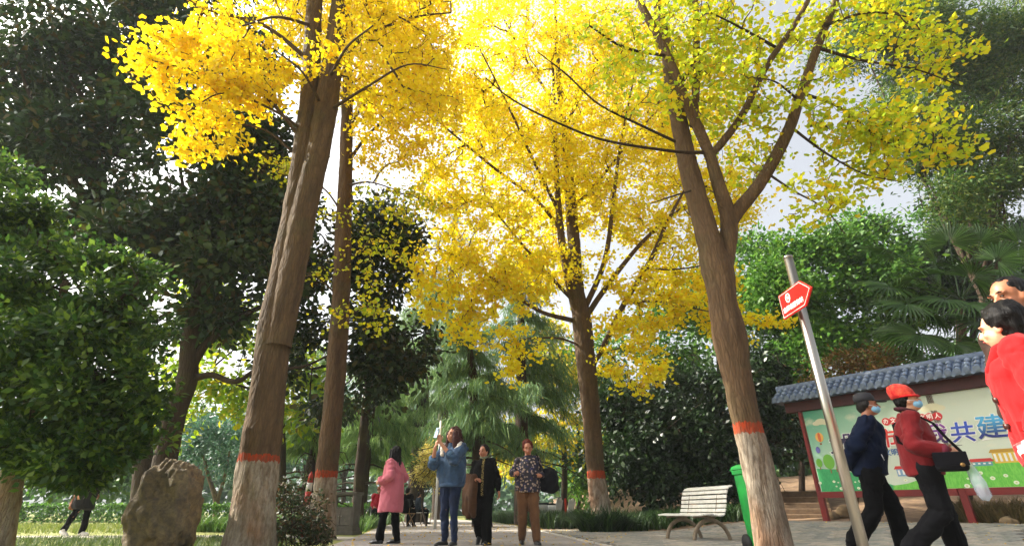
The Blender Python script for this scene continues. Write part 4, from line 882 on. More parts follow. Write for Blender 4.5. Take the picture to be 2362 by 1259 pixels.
# ------------------------------------------------------------------ rock
t = NT('rock_stone'); v = t.coords(); n1 = t.noise(v, 2.2, 6); n2 = t.noise(v, 14, 8, .7); n3 = t.noise(v, 1.1, 3)
c = t.mix(t.ramp(n1, [(.35, 0.0), (.65, 1.0)]), '#7a6a50', '#9a8868'); c = t.mix(t.ramp(n2, [(.4, 0.0), (.62, .8)]), c, '#57504a'); c = t.mix(t.ramp(n3, [(.55, 0.0), (.72, .5)]), c, '#a0804e')
t.base(c); t.b.inputs['Roughness'].default_value = .92; t.bump(n2, 1.0, .05)
rc = G(385, 1290); rx, ry_, rz = .5, .45, 1.08
mb = MB(); mb.ell((0, 0, 0), (1, 1, 1), seg=96, rings=72)
V = np.array(mb.v); d = unit(V)
r = 1 + .14 * fbm(d, 1.3, 3) - .10 * np.abs(vnoise(d + 2.2, 3.1)) - .05 * np.abs(vnoise(d + 4, 7.3)) + .05 + .13 * np.abs(fbm(d + 5, 2.6, 3)) - .05 * np.abs(fbm(d * np.array((1, 1, .5)) + 9, 6, 2)) + .03 * fbm(d, 14, 2)
dz = d[:, 2]; q = np.where(np.abs(dz) > 0, 1.0, 1.0)
box = 1 / np.maximum(np.maximum(np.abs(d[:, 0]), np.abs(d[:, 1])), np.abs(dz)) ** .22     # blocky rather than round
V = d * (r * box)[:, None] * np.array((.37, .38, .66)); V[:, 2] += .50; V[:, 0] *= 1 - .06 * (V[:, 2] - .5)
mb.v = [tuple(q) for q in V]
rock = mb.build('rock', t.m, None, True); rock.location = (P(384, 1180, 7.3).x, 7.3, -.06)
tag(rock, 'waist-high weathered brown boulder standing at the foot of the twin-stemmed ginkgo', 'rock')

# ------------------------------------------------------------------ grey waste cabinet
wc = empty('waste_cabinet', (G(795, 1231).x, 12.9, 0), rz=R(-7), label='grey-brown stone waste cabinet with open slot and two doors', cat='waste bin')
wm = plain('cabinet_stone', '#4c4840', '#5d584e', 6, .7, bump=.2); wm2 = plain('cabinet_door_grey', '#585349', '#666056', 10, .55, bump=.1)
def wbox(name, c, s, m=None, par=None): return bevel(MB().box(c, s).build(name, m or wm, par or wc), .006)
wbox('plinth', (0, 0, .035), (.74, .5, .07)); wbox('plinth', (0, 0, .105), (.68, .45, .068)); wbox('plinth', (0, 0, .16), (.64, .42, .04))
for s in (-1, 1): wbox('side_panel', (s * .29, 0, .5), (.05, .38, .64))
wbox('back_panel', (0, .17, .36), (.528, .03, .36)); wbox('top_slab', (0, 0, .85), (.68, .44, .058)); wbox('ledge', (0, 0, .55), (.528, .36, .03))
for s in (-1, 1):
    dr = wbox('door', (s * .133, -.175, .36), (.258, .03, .345), wm2); k = MB(); k.ell((s * .03, -.205, .38), (.016, .02, .016)); k.build('knob', plain('dull_metal', '#8a867c', None, rough=.4, metal=.8), dr, True)

# ------------------------------------------------------------------ white slatted bench
bn = empty('park_bench', (3.34, 10.2, 0), rz=R(-90 + 16), label='white slatted park bench on brown arched legs by the thicket', cat='bench')
# local x runs along the bench, -y is the way a sitter faces
white = plain('white_slat_paint', '#d6d3c8', '#e8e5dc', 9, .5, bump=.2); iron = plain('brown_cast_legs', '#6d604e', '#8a7a64', 14, .7, bump=.3)
prof = [(-.34, .415), (-.265, .425), (-.19, .428), (-.115, .424), (-.04, .415), (.035, .408), (.10, .425), (.14, .49), (.165, .56), (.185, .635), (.205, .71), (.232, .785), (.275, .85), (.335, .875)]
for i, (y, z) in enumerate(prof):
    a = prof[min(i + 1, len(prof) - 1)]; b = prof[max(i - 1, 0)]; ang = math.atan2(a[1] - b[1], a[0] - b[0])
    mb = MB(); mb.box((0, y, z), (1.36, .058, .024), Matrix.Rotation(ang, 3, 'X')); bevel(mb.build('slat', white, bn), .005)
for s in (-.42, .42):
    mb = MB(); mb.tube([(s, y, z - .028) for y, z in prof], .016, 8, flat=1.6); mb.build('seat_rail', iron, bn, True)
    pts = [(s, -.02 + .36 * math.cos(q), -.02 + .36 * math.sin(q) * 1.0) for q in np.linspace(0, math.pi, 17)]
    mb = MB(); mb.tube(pts, .036, 10, flat=.8); mb.build('arched_leg', iron, bn, True)
    mb = MB(); mb.box((s, -.02, .37), (.05, .16, .05)); bevel(mb.build('bracket', iron, bn), .004)

# ------------------------------------------------------------------ green wheelie bin
gb = empty('wheelie_bin', (3.30, 7.45, 0), rz=R(14), label='bright green wheeled plastic bin half hidden behind the forked ginkgo trunk', cat='bin')
green = plain('green_plastic', '#0a7f2e', '#12682c', 7, .5, bump=.12, spec=.4)
mb = MB(); mb.loft([((0, 0, .06), .17, .2), ((0, -.01, .5), .2, .235), ((0, -.02, .95), .225, .265)], 32, sq=.32); bevel(mb.build('body', green, gb), .01)
mb = MB(); mb.loft([((0, -.02, .93), .24, .28), ((0, -.02, .985), .244, .285)], 32, sq=.28); bevel(mb.build('rim', green, gb), .006)
mb = MB(); mb.loft([((0, -.03, .99), .252, .295), ((0, -.03, 1.03), .248, .29), ((0, -.03, 1.06), .18, .22)], 32, sq=.3); bevel(mb.build('lid', green, gb), .006)
mb = MB(); mb.tube([(-.15, .27, .98), (-.15, .34, 1.0), (.15, .34, 1.0), (.15, .27, .98)], .016, 8); mb.build('handle', green, gb, True)
for s in (-1, 1):
    mb = MB(); mb.tube([(s * .15, .2, .1), (s * .2, .2, .1)], .1, 20); mb.build('wheel', plain('black_rubber', '#151515', None, rough=.7), gb, True)
for i in range(4):
    mb = MB(); mb.box((-.15 + i * .1, -.285, .9), (.012, .03, .07)); mb.build('rib', green, gb)

gb.scale = (.8, .9, 1.0)

# ------------------------------------------------------------------ lettering helper
def glyphs(body, size, mat, parent, name, loc, ext=.0015, off=0.0, shear=0.0, align='CENTER', rot=(R(90), 0, 0), sx=1.0):
    cu = bpy.data.curves.new('t', 'FONT'); cu.body = body; cu.size = size; cu.extrude = ext; cu.offset = off; cu.shear = shear; cu.align_x = align; cu.align_y = 'CENTER'; cu.resolution_u = 3
    o = bpy.data.objects.new('t', cu); COL.objects.link(o)
    me = bpy.data.meshes.new_from_object(o.evaluated_get(bpy.context.evaluated_depsgraph_get())); bpy.data.objects.remove(o); bpy.data.curves.remove(cu)
    me.materials.clear(); q = link(name, me, parent, mat); q.location = loc; q.rotation_euler = rot; q.scale = (sx, 1, 1); return q

# ------------------------------------------------------------------ red arrow sign on a steel post
sp = empty('signpost', (2.568, 4.2, 0), label='steel post carrying a red arrow-shaped sign in front of the notice board', cat='sign')
steel = plain('brushed_steel', '#9a958c', '#b0aaa0', 5, .28, metal=1.0, stretch=(6, 6, .4))
mb = MB(); mb.tube([(0, 0, 0), (0, 0, 2.6)], .039, 28); mb.build('post', steel, sp, True)
mb = MB(); mb.tube([(0, 0, 2.595), (0, 0, 2.615)], .041, 28); mb.build('post_cap', steel, sp, True)
mb = MB(); mb.tube([(0, 0, 0), (0, 0, .012)], .09, 24); mb.build('base_plate', steel, sp, True)
pa = bpy.data.objects.new('sign_panel_mount', None)
red = plain('sign_red', '#d3150c', '#c9130b', 3, .35, spec=.5); wht = plain('sign_white', '#e8e2da', None, rough=.5)
def T4(loc, rz): return Matrix.Translation(loc) @ Matrix.Rotation(rz, 4, 'Z') @ Matrix.Rotation(R(90), 4, 'X')
srz = R(-87.6); o0 = Vector((2.463 - 2.568, 4.33 - 4.2, 2.04))
poly = [(0, 0), (.345, 0), (.475, .115), (.345, .23), (0, .23)]
mb = MB(); mb.prism(poly, -.018, T4(o0, srz)); panel = bevel(mb.build('sign_panel', red, sp), .002)
for z in (.06, .17):
    mb = MB(); mb.tube([Vector((-.04, -.0, 2.04 + z)), Vector((-.10, -.0, 2.04 + z))], .012, 8); mb.build('bracket', steel, sp, True)
ins = [(.012, .012), (.340, .012), (.455, .115), (.340, .218), (.012, .218)]; mb = MB(); Tm = T4(o0, srz)
for i in range(5):
    a, b = Vector(ins[i]).to_3d(), Vector(ins[(i + 1) % 5]).to_3d(); mb.bar(Tm @ (a + Vector((0, 0, .0015))), Tm @ (b + Vector((0, 0, .0015))), .004, .003)
mb.build('border_line', wht, panel)
mid = Tm @ Vector((.185, .065, .001)); glyphs('志愿者服务站', .052, wht, panel, 'lettering', mid, off=.001, rot=(R(90), 0, srz))
mid = Tm @ Vector((.135, .158, .001)); mb = MB()
ring = [(math.cos(a) * .036, math.sin(a) * .042) for a in np.linspace(0, 2 * math.pi, 28)[:-1]]
mb.prism(ring, .002, Tm @ Matrix.Translation((.135, .158, .0))); em = mb.build('emblem', wht, panel)
mb = MB(); mb.prism([(x * .74, y * .74) for x, y in ring], .001, Tm @ Matrix.Translation((.135, .158, .002))); mb.build('emblem_field', red, em)
heart = [(0, -.022), (.016, -.006), (.018, .006), (.011, .013), (.004, .010), (0, .004), (-.003, .016), (-.012, .02), (-.019, .01), (-.012, .0)]
mb = MB(); mb.prism(heart, .001, Tm @ Matrix.Translation((.135, .158, .003))); mb.build('emblem_figure', wht, em)

# ------------------------------------------------------------------ notice board with tiled roof
BANG = math.atan2(BD[1], BD[0]); BZ = .25
nb_ = empty('notice_board', (B0[0], B0[1], BZ), rz=BANG, label='long painted notice board under a grey-blue tiled roof on red posts', cat='notice board')
BI = (Matrix.Translation((B0[0], B0[1], BZ)) @ Matrix.Rotation(BANG, 4, 'Z')).inverted()
def bp(px, py):                                            # photograph pixel -> (along, up) on the board's front
    rr_ = ray(px, py); o_ = BI @ Vector((0, 0, CAMH)); d_ = BI.to_3x3() @ Vector(rr_); k = (-.06 - o_.y) / d_.y; q = o_ + d_ * k; return q.x, q.z
maroon = plain('maroon_paint', '#7d1f1a', '#6d1a17', 6, .45, bump=.08); maroon2 = plain('dark_maroon_paint', '#4a1412', '#3f100f', 6, .5)
BL = 5.2; leg2 = bp(2235, 1180)[0]
for x in (.06, leg2, BL):
    mb = MB(); mb.box((x, 0, 1.36), (.12, .12, 2.78)); bevel(mb.build('post', maroon, nb_), .006)
for x0, x1, z in ((.125, leg2 - .065, .57), (leg2 + .065, BL - .065, .57)):
    mb = MB(); mb.box(((x0 + x1) / 2, -.02, z), (x1 - x0, .12, .13)); bevel(mb.build('bottom_rail', maroon, nb_), .006)
mb = MB(); mb.box((BL / 2, -.03, 2.62), (BL + .5, .2, .3)); bevel(mb.build('fascia', maroon2, nb_), .006)
t = NT('printed_sky'); v = t.coords(); sx_ = t.n('SeparateXYZ'); t.l(v, sx_.inputs[0])
f = t.math('ADD', t.math('MULTIPLY', sx_.outputs[0], .33), t.math('MULTIPLY', sx_.outputs[2], -.42)); n1 = t.noise(v, 1.6, 4)
f = t.math('ADD', t.math('ADD', f, 1.05), t.math('MULTIPLY', t.math('SUBTRACT', n1, .5), .25))
c = t.ramp(f, [(.1, '#3f9a78'), (.5, '#93c0a4'), (.95, '#cdd6c2')]); cl_ = t.ramp(t.noise(t.coords((1, 1, 1.8)), 2.2, 5), [(.58, 0.0), (.72, .5)])
t.base(t.mix(cl_, c, '#e6dfc2')); t.b.inputs['Roughness'].default_value = .45
mb = MB(); mb.box((BL / 2, -.04, 1.55), (BL - .13, .04, 1.83)); pan = mb.build('panel', t.m, nb_)
mb = MB(); mb.box((BL / 2, .0, 1.55), (BL - .13, .03, 1.83)); mb.build('panel_back', maroon2, nb_)
_lay = [0]
def flat(name, pts, mat, lay, par=pan):                   # printed shape: thin vinyl on the panel
    mb = MB(); mb.prism(pts, .001, Matrix.Translation((0, -.0605 - .0016 * lay, 0)) @ Matrix.Rotation(R(90), 4, 'X')); return mb.build(name, mat, par)
def disc(cx, cz, rx, rz, n=18): return [(cx + rx * math.cos(a), cz + rz * math.sin(a)) for a in np.linspace(0, 2 * math.pi, n + 1)[:-1]]
pc_ = {}
def ink(h):
    if h not in pc_: pc_[h] = plain('print_' + h[1:], h, None, rough=.45)
    return pc_[h]
def hill_mat(a, b):
    t = NT('printed_grass'); v = t.coords((1, 1, .25)); t.base(t.mix(t.ramp(t.noise(v, 55, 3), [(.42, 0.0), (.6, 1.0)]), a, b)); t.b.inputs['Roughness'].default_value = .45; return t.m
z0 = .64; X = lambda px, py: bp(px, py)
hl = [(.13, z0)] + [(.13, z0 + .52)] + [(x, z) for x, z in (X(1940, 1082), X(2000, 1098), X(2060, 1118), X(2110, 1132))]
hl = [(.13, z0), (hl[-1][0] + .15, z0)] + [q for q in hl[2:][::-1]] + [(.13, z0 + .5)]
flat('printed_hill', hl, hill_mat('#2c9a58', '#3aa862'), 1)
xs = np.linspace(X(2060, 1120)[0], BL - .08, 14); top = z0 + .08 + .42 * sstep(xs[0], xs[0] + 1.6, xs)
flat('printed_hill', [(xs[0], z0)] + [(xs[-1], z0)] + list(zip(xs[::-1], top[::-1])), hill_mat('#5fb83a', '#78c84a'), 2)
for px, py, r in ((1892, 1113, .035), (1924, 1110, .03), (1934, 1112, .018), (1944, 1110, .035), (1930, 1121, .02), (1941, 1126, .038), (1973, 1111, .02), (1984, 1109, .034), (1981, 1125, .032), (2089, 1107, .035), (2233, 1103, .022), (2246, 1103, .022), (2260, 1101, .045), (2290, 1102, .04), (2231, 1120, .045), (2241, 1114, .02), (2258, 1120, .045), (1985, 1098, .03), (2262, 1090, .035), (2320, 1096, .035), (2345, 1112, .04)):
    x, z = X(px, py); f_ = flat('printed_flower', disc(x, z, r, r * .85), ink('#e3ead0'), 3); flat('flower_centre', disc(x, z, r * .4, r * .35, 10), ink('#c9d28a'), 4, f_)
for px, py, r, hh in ((1890, 1067, .09, .13), (1912, 1064, .16, .22), (1934, 1078, .06, .09)):
    x, z = X(px, py); tr_ = flat('printed_tree', disc(x, z, r * .75, hh * .75, 22), ink('#6fb13c'), 4); flat('printed_trunk', [(x - .012, z - hh * 1.15), (x + .012, z - hh * 1.15), (x + .008, z), (x - .008, z)], ink('#8a6a3c'), 3, tr_)
x, z = X(1890, 1008); bal = flat('printed_balloon', disc(x, z, .09, .11, 20), ink('#e9b45a'), 3); flat('balloon_stripe', disc(x, z, .035, .109, 16), ink('#d9683a'), 4, bal); flat('balloon_basket', [(x - .025, z - .17), (x + .025, z - .17), (x + .02, z - .13), (x - .02, z - .13)], ink('#8a5a34'), 3, bal)
x, z = X(1887, 1037); flat('printed_balloon', disc(x, z, .05, .075, 16), ink('#5a5a9a'), 3)
for px, py, a in ((1893, 972, .13), (2150, 938, .14), (2170, 1010, .1)):
    x, z = X(px, py); mb = MB()
    for dx, dz, q in ((0, 0, 1), (-.8, -.25, .7), (.8, -.25, .75)): mb.prism(disc(x + dx * a, z + dz * a, a * q, a * q * .55), .001, Matrix.Translation((0, -.0605 - .0016 * (1 + (dx > 0) + 2 * (dx < 0)), 0)) @ Matrix.Rotation(R(90), 4, 'X'))
    mb.build('printed_cloud', ink('#dcd6b4'), pan)
for px0, px1, py0, py1, wall, roof in ((2243, 2288, 1075, 1063, '#5f9aa0', '#c23a34'), (2072, 2098, 1098, 1080, '#7fa0c0', '#c8302c'), (2296, 2345, 1068, 1040, '#dcb848', '#b89030'), (2180, 2200, 1078, 1038, '#dcb040', '#b88a30'), (2208, 2240, 1078, 1070, '#d8c060', '#b8a040')):
    x0, zb = X(px0, py0); x1, zt = X(px1, py1); zb = max(zb, z0 + .2); bd = flat('printed_building', [(x0, zb), (x1, zb), (x1, zt), (x0, zt)], ink(wall), 3)
    flat('printed_roof', [(x0 - .04, zt), (x1 + .04, zt), (x1, zt + .06), (x0, zt + .06)], ink(roof), 4, bd)
    n_ = max(2, int((x1 - x0) / .07))
    for i in range(n_): xx = x0 + (i + .5) * (x1 - x0) / n_; flat('printed_window', [(xx - .018, zb + .03), (xx + .018, zb + .03), (xx + .018, zt - .02), (xx - .018, zt - .02)], ink('#e8e6dc'), 4, bd)
for px, py in ((2208, 1050), (2222, 1046), (2218, 1055)):
    x, z = X(px, py); flat('printed_bird', [(x - .05, z + .02), (x - .01, z), (x, z + .004), (x + .01, z), (x + .05, z + .025), (x, z - .012)], ink('#6a6a66'), 3)
x, z = X(2182, 1029); x1, z1 = X(2220, 1027); flat('printed_line', [(x, z), (x1, z), (x1, z + .01), (x, z + .01)], ink('#3a3a3a'), 3)
def gradient_ink(a, b, za, zb):
    t = NT('gradient_ink'); sx_ = t.n('SeparateXYZ'); t.l(t.coords(), sx_.inputs[0]); q = t.n('MapRange'); q.inputs[1].default_value = za; q.inputs[2].default_value = zb; t.l(sx_.outputs[1], q.inputs[0])
    t.base(t.ramp(q.outputs[0], [(0.2, a), (.8, b)])); t.b.inputs['Roughness'].default_value = .45; return t.m
xa, za = X(1945, 1003); xb, zb = X(2283, 975); step = (xb - xa) / 6.6; gx_ = [xa - step * .05 + step * q for q in (-.35, .38, 1.25, 2.15, 3.3, 4.35, 5.45, 6.6)]
chars = [('文', '#3b3b52', '#2c2c40'), ('明', '#26234a', '#3a2a5a'), ('城', '#8a2040', '#c02030'), ('市', '#d0201e', '#e04030'), ('你', '#8a2a6a', '#a03a8a'), ('我', '#3a1a5a', '#8a3a9a'), ('共', '#1f2f9a', '#2a50c0'), ('建', '#1c2a7a', '#48a8d8')]
for i, (ch, a, b) in enumerate(chars):
    zz = 1.62 + (.03 if i % 2 else -.02) + (.04 if i > 5 else 0); s = .41 if i != 7 else .47
    k = glyphs(ch, s, gradient_ink(a, b, -.2, .25), pan, 'character', (gx_[i], -.071, zz), off=.007, shear=.12); h = glyphs(ch, s, ink('#ecebe2'), k, 'outline', (.0, -.004, -.0035), off=.022, shear=.12, rot=(0, 0, 0))
ca, cb = X(2036, 945), X(2152, 929)
for i, ch in enumerate('办文明事做文明人'):
    f_ = i / 7; x = ca[0] + (cb[0] - ca[0]) * f_; z = 2.02; d_ = flat('red_disc', disc(x, z, .082, .082, 24), ink('#c3262a'), 4); glyphs(ch, .11, ink('#e8e0d8'), d_, 'character', (x, -.0695, z), off=.002)
x, z = X(2062, 1043); glyphs('创建文明城市', .14, ink('#2a5a9a'), pan, 'lettering', (x - .05, -.067, z), off=.003)

# roof: every tile a piece
tile_m = [plain('roof_tile_%d' % i, a, b, 12, .42, bump=.15, spec=.5) for i, (a, b) in enumerate((('#5c6b84', '#6d7c94'), ('#55637c', '#66758c'), ('#657289', '#78869c')))]
SL = R(34); RUN, EY, EZ = .48, -.40, 2.76                  # eave line in front, slope rises towards the ridge
up = Vector((0, math.cos(SL), math.sin(SL))); nn = Vector((0, -math.sin(SL), math.cos(SL)))
slope_len = RUN / math.cos(SL); pitch = .155; x_start = -.42; ncol = int((BL + .9) / pitch); rows = 3; tl = slope_len / rows
def half_tile(r0, r1, L, m, lift):
    mb = MB(); n = 9; vs = []
    for k, (r_, yy) in enumerate(((r0, 0), (r1, L))):
        for rad in (r_, r_ - .014):
            for a in np.linspace(0, math.pi, n): vs.append((math.cos(a) * rad, yy, math.sin(a) * rad + lift))
    fs = []
    for i in range(n - 1):
        fs += [(i, i + 1, 2 * n + i + 1, 2 * n + i), (n + i + 1, n + i, 3 * n + i, 3 * n + i + 1), (i + 1, i, n + i, n + i + 1), (2 * n + i, 2 * n + i + 1, 3 * n + i + 1, 3 * n + i)]
    mb.add(vs, fs); me = mb.mesh('roof_tile'); me.materials.append(m); me.polygons.foreach_set('use_smooth', np.ones(len(me.polygons), bool)); return me
tmesh = [half_tile(.062, .05, tl + .03, m, .0) for m in tile_m]
capm = MB(); capm.tube([(0, -.012, .02), (0, .012, .02)], .062, 18); capm.tube([(0, -.02, .02), (0, -.012, .02)], .04, 14)
cap_me = capm.mesh('tile_end'); cap_me.materials.append(tile_m[2])
drip = MB(); drip.add([(-.075, 0, .02), (.075, 0, .02), (.06, 0, -.03), (0, 0, -.075), (-.06, 0, -.03), (-.075, .012, .02), (.075, .012, .02), (.06, .012, -.03), (0, .012, -.075), (-.06, .012, -.03)],
                    [(0, 4, 3, 2, 1), (5, 6, 7, 8, 9), (0, 1, 6, 5), (1, 2, 7, 6), (2, 3, 8, 7), (3, 4, 9, 8), (4, 0, 5, 9)]); drip_me = drip.mesh('drip_tile'); drip_me.materials.append(tile_m[0])
Rsl = Matrix.Rotation(SL, 4, 'X')
mb = MB(); e0 = Vector((x_start, EY, EZ)); e1 = Vector((x_start + ncol * pitch, EY, EZ)); r0_ = e0 + up * slope_len; r1_ = e1 + up * slope_len; b0_ = Vector((e0.x, EY + 2 * RUN, EZ)); b1_ = Vector((e1.x, EY + 2 * RUN, EZ)); dn = Vector((0, 0, -.05))
mb.add([e0, e1, r1_, r0_, b0_, b1_, e0 + dn, e1 + dn, b1_ + dn, b0_ + dn], [(0, 1, 2, 3), (3, 2, 5, 4), (6, 9, 8, 7), (0, 6, 7, 1), (4, 5, 8, 9), (0, 3, 4, 9, 6), (1, 7, 8, 5, 2)]); roof = mb.build('roof', tile_m[1], nb_)
cntt = 0; back = MB()
for c_ in range(ncol):
    x = x_start + (c_ + .5) * pitch
    for r_ in range(rows):
        p = Vector((x, EY, EZ)) + up * (r_ * tl) + nn * (.012 + .004 * (rows - r_) * 0)
        o = link('roof_tile', tmesh[(c_ * 5 + r_ * 3) % 3], roof); o.matrix_local = Matrix.Translation(p + Vector((random.uniform(-.004, .004), 0, 0))) @ Rsl @ Matrix.Rotation(R(-2.0), 4, 'X')
    o = link('tile_end', cap_me, roof); o.matrix_local = Matrix.Translation(Vector((x, EY - .012, EZ + .006))) @ Matrix.Rotation(R(12), 4, 'X')
    if c_: o = link('drip_tile', drip_me, roof); o.matrix_local = Matrix.Translation(Vector((x - pitch / 2, EY - .008, EZ)))
    me = tmesh[0]; mt = Matrix.Translation(Vector((x, EY + 2 * RUN, EZ + .02))) @ Matrix.Rotation(math.pi, 4, 'Z') @ Rsl @ Matrix.Diagonal((1, slope_len / tl, 1, 1)); back.add([mt @ q.co for q in me.vertices], [tuple(p.vertices) for p in me.polygons])
tag(back.build('back_tiles', tile_m[1], roof), kind='stuff')
mb = MB(); mb.tube([e0 + up * slope_len + Vector((-.02, 0, .03)), e1 + up * slope_len + Vector((.02, 0, .03))], .075, 16, flat=1.1); mb.build('ridge_tile', tile_m[1], roof, True)

# ------------------------------------------------------------------ soil bank steps, stones below the board
st = empty('steps', (7.3, 15.0, g1(7.3, 15.0)), label='shaded earth steps climbing beside the end of the notice board', cat='steps')
stm = plain('earth_step', '#5a4838', '#6d5944', 10, .95, bump=.5); 
for i in range(5):
    q = Vector(P(1845 - i * 2, 1185 - i * 13, 14.2 + i * .55)); mb = MB(); mb.box((q.x - 7.3, q.y - 15.0, q.z - st.location.z - .1), (1.5, .5, .2), Matrix.Rotation(R(-30), 3, 'Z')); bevel(mb.build('step', stm, st), .02)
for i, (px, py, w, lb) in enumerate(((1912, 1160, 34, 'pale stone lying below the left end of the notice board'), (1950, 1172, 40, 'brown stone under the notice board behind the steel post'), (2330, 1205, 36, 'low ochre stone under the right part of the notice board'))):
    q = P(px, py, 13.4 if i < 2 else 10.4); mb = MB(); s = M(w, px, py, q.y) / 2; mb.ell((0, 0, 0), (s, s * .8, s * .7), seg=22, rings=14); V = np.array(mb.v); V = V * (1 + .35 * fbm(V + i * 7, 3.0 / s * .3, 3))[:, None]; mb.v = [tuple(v_) for v_ in V]
    o = mb.build('stone', t.m if False else plain('bank_stone', '#75644c', '#917a58', 9, .9, bump=.6), None, True); o.location = (q.x, q.y, g1(q.x, q.y) + s * .35); tag(o, lb, 'stone')
tag(tufts('dry_grass', scatter(160, [(8.6, 11.4), (10.6, 8.9), (11.2, 9.6), (9.4, 12)]), 16, .4, leaf('dry_blade', ['#7a6a44', '#8f7d52', '#5f5638', '#6d6a40'], .3, .7)), 'dry brown grass beneath the right part of the notice board', 'grass', kind='stuff')

# ------------------------------------------------------------------ things along the far path
pole = empty('white_pole', (P(1005, 1180, 17).x, 17, 0), label='slim white pole behind the woman taking a picture', cat='pole')
wp = plain('white_pole_paint', '#d9d9d4', '#cfcfca', 5, .5)
mb = MB(); mb.tube([(0, 0, 0), (0, 0, 3.15)], [.045, .032], 14); mb.build('shaft', wp, pole, True); mb = MB(); mb.bar((-.16, -.05, 2.72), (.1, .02, 3.0), .03, .03); mb.build('bracket', wp, pole)
rp = empty('striped_post', (P(712, 1130, 11.5).x, 11.5, 0), label='pointed red and white post beside the slim ginkgo trunk', cat='post')
rm, wm_ = plain('post_red', '#b03020', '#9a2a1c', 8, .6), plain('post_white', '#c9c4bc', None, rough=.6); rr0 = .06
for i, (za_, zb_) in enumerate(((0, .35), (.35, .6), (.6, .85), (.85, 1.02))):
    mb = MB(); mb.tube([(0, 0, za_), (0, 0, zb_ - .002)], rr0, 12); mb.build('band', (rm, wm_)[i % 2], rp, True)
mb = MB(); mb.tube([(0, 0, 1.02), (0, 0, 1.16), (0, 0, 1.24)], [rr0, rr0 * .7, .008], 12); mb.build('tip', rm, rp, True)
op = empty('marker_post', (P(1304, 1155, 20).x, 20, 0), label='small orange-red marker post beyond the right liriope border', cat='post')
mb = MB(); mb.box((0, 0, .45), (.07, .03, .9)); bevel(mb.build('blade', plain('marker_orange', '#e0452a', '#c83a22', 8, .55), op), .01); mb = MB(); mb.box((0, 0, .02), (.16, .12, .04)); mb.build('foot', plain('marker_foot', '#2a2a2a', None), op)

# parked scooters half hidden by the grass
def scooter(px, Y, rz, label):
    r_ = empty('parked_scooter', (P(px, 1180, Y).x, Y, 0), rz=rz, label=label, cat='scooter', group='scooters parked beyond the grass')
    wh, bk, gr = plain('scooter_white', '#d8d8d8', '#c8c8cc', 6, .3), plain('scooter_black', '#1a1a1c', None, rough=.5), plain('scooter_grey', '#77777c', None, rough=.4)
    for x in (-.55, .6):
        mb = MB(); mb.tube([(x, -.05, .25), (x, .05, .25)], .25, 22); w_ = mb.build('wheel', bk, r_, True); mb = MB(); mb.tube([(x, -.056, .25), (x, .056, .25)], .15, 18); mb.build('rim', gr, w_, True)
    mb = MB(); mb.loft([((-.5, 0, .42), .32, .13), ((-.45, 0, .6), .36, .15), ((-.42, 0, .74), .3, .13)], 18, sq=.6); mb.build('rear_body', wh, r_, True)
    mb = MB(); mb.loft([((-.38, 0, .745), .34, .13), ((-.38, 0, .82), .33, .12)], 18, sq=.6); mb.build('seat', bk, r_, True)
    mb = MB(); mb.box((.1, 0, .3), (.6, .26, .08)); bevel(mb.build('footboard', gr, r_), .02)
    mb = MB(); mb.bar((.36, 0, .3), (.5, 0, .95), .3, .06, up=(0, 1, 0)); bevel(mb.build('leg_shield', wh, r_), .02)
    mb = MB(); mb.tube([(.6, 0, .3), (.46, 0, 1.0)], .03, 8); mb.build('fork', gr, r_, True)
    mb = MB(); mb.tube([(.42, -.32, 1.05), (.47, -.1, 1.02), (.47, .1, 1.02), (.42, .32, 1.05)], .016, 8); mb.build('handlebar', bk, r_, True)
    mb = MB(); mb.ell((.52, 0, .95), (.07, .09, .08)); mb.build('headlight', plain('lamp_glass', '#e8e8e0', None, rough=.2), r_, True)
scooter(1268, 24, R(20), 'white scooter parked beyond the grass, nearest the bag-carrying woman'); scooter(1296, 25.5, R(-15), 'grey-white scooter parked beyond the grass, beside the orange marker post')

# far white bench
fb = empty('park_bench', (P(968, 1180, 24).x, 24, 0), rz=R(75), label='far white slatted bench in the grass behind the pink coat', cat='bench')
for i in range(6): mb = MB(); mb.box((0, .12 + i * .018, .5 + i * .075), (1.3, .02, .05)); mb.build('slat', white, fb)
for i in range(4): mb = MB(); mb.box((0, -.3 + i * .1, .43), (1.3, .07, .02)); mb.build('slat', white, fb)
for s in (-.5, .5):
    mb = MB(); mb.tube([(s, -.3, 0), (s, -.28, .42), (s, .1, .42), (s, .24, .95)], .02, 8); mb.build('frame', iron, fb, True); mb = MB(); mb.tube([(s, .16, 0), (s, .1, .42)], .02, 8); mb.build('leg', iron, fb, True)
# ------------------------------------------------------------------ people
V3 = Vector
def skin_mat(name, c1, c2):
    t = NT(name); v = t.coords(); t.base(t.mix(t.ramp(t.noise(v, 18, 4), [(.35, 0.0), (.65, 1.0)]), c1, c2)); t.b.inputs['Roughness'].default_value = .5; t.b.inputs['Subsurface Weight'].default_value = .12; t.b.inputs['Subsurface Radius'].default_value = (.02, .008, .004); return t.m
def cloth(name, c1, c2=None, rough=.85, scale=5, weave=220, bump=.25):
    t = NT(name); v = t.coords(); n = t.noise(v, scale, 4); w = t.noise(v, weave, 2)
    t.base(t.mix(t.ramp(n, [(.35, 0.0), (.65, 1.0)]), c1, c2 or c1)); t.b.inputs['Roughness'].default_value = rough; t.b.inputs['Specular IOR Level'].default_value = .25
    t.b.inputs['Sheen Weight'].default_value = .08 if max(lin(c1)[:3]) > .05 else 0.0
    if max(lin(c1)[:3]) < .02: t.b.inputs['Specular IOR Level'].default_value = .08
    t.bump(t.math('ADD', t.math('MULTIPLY', w, .3), t.noise(v, 14, 4)), bump, .012); return t.m
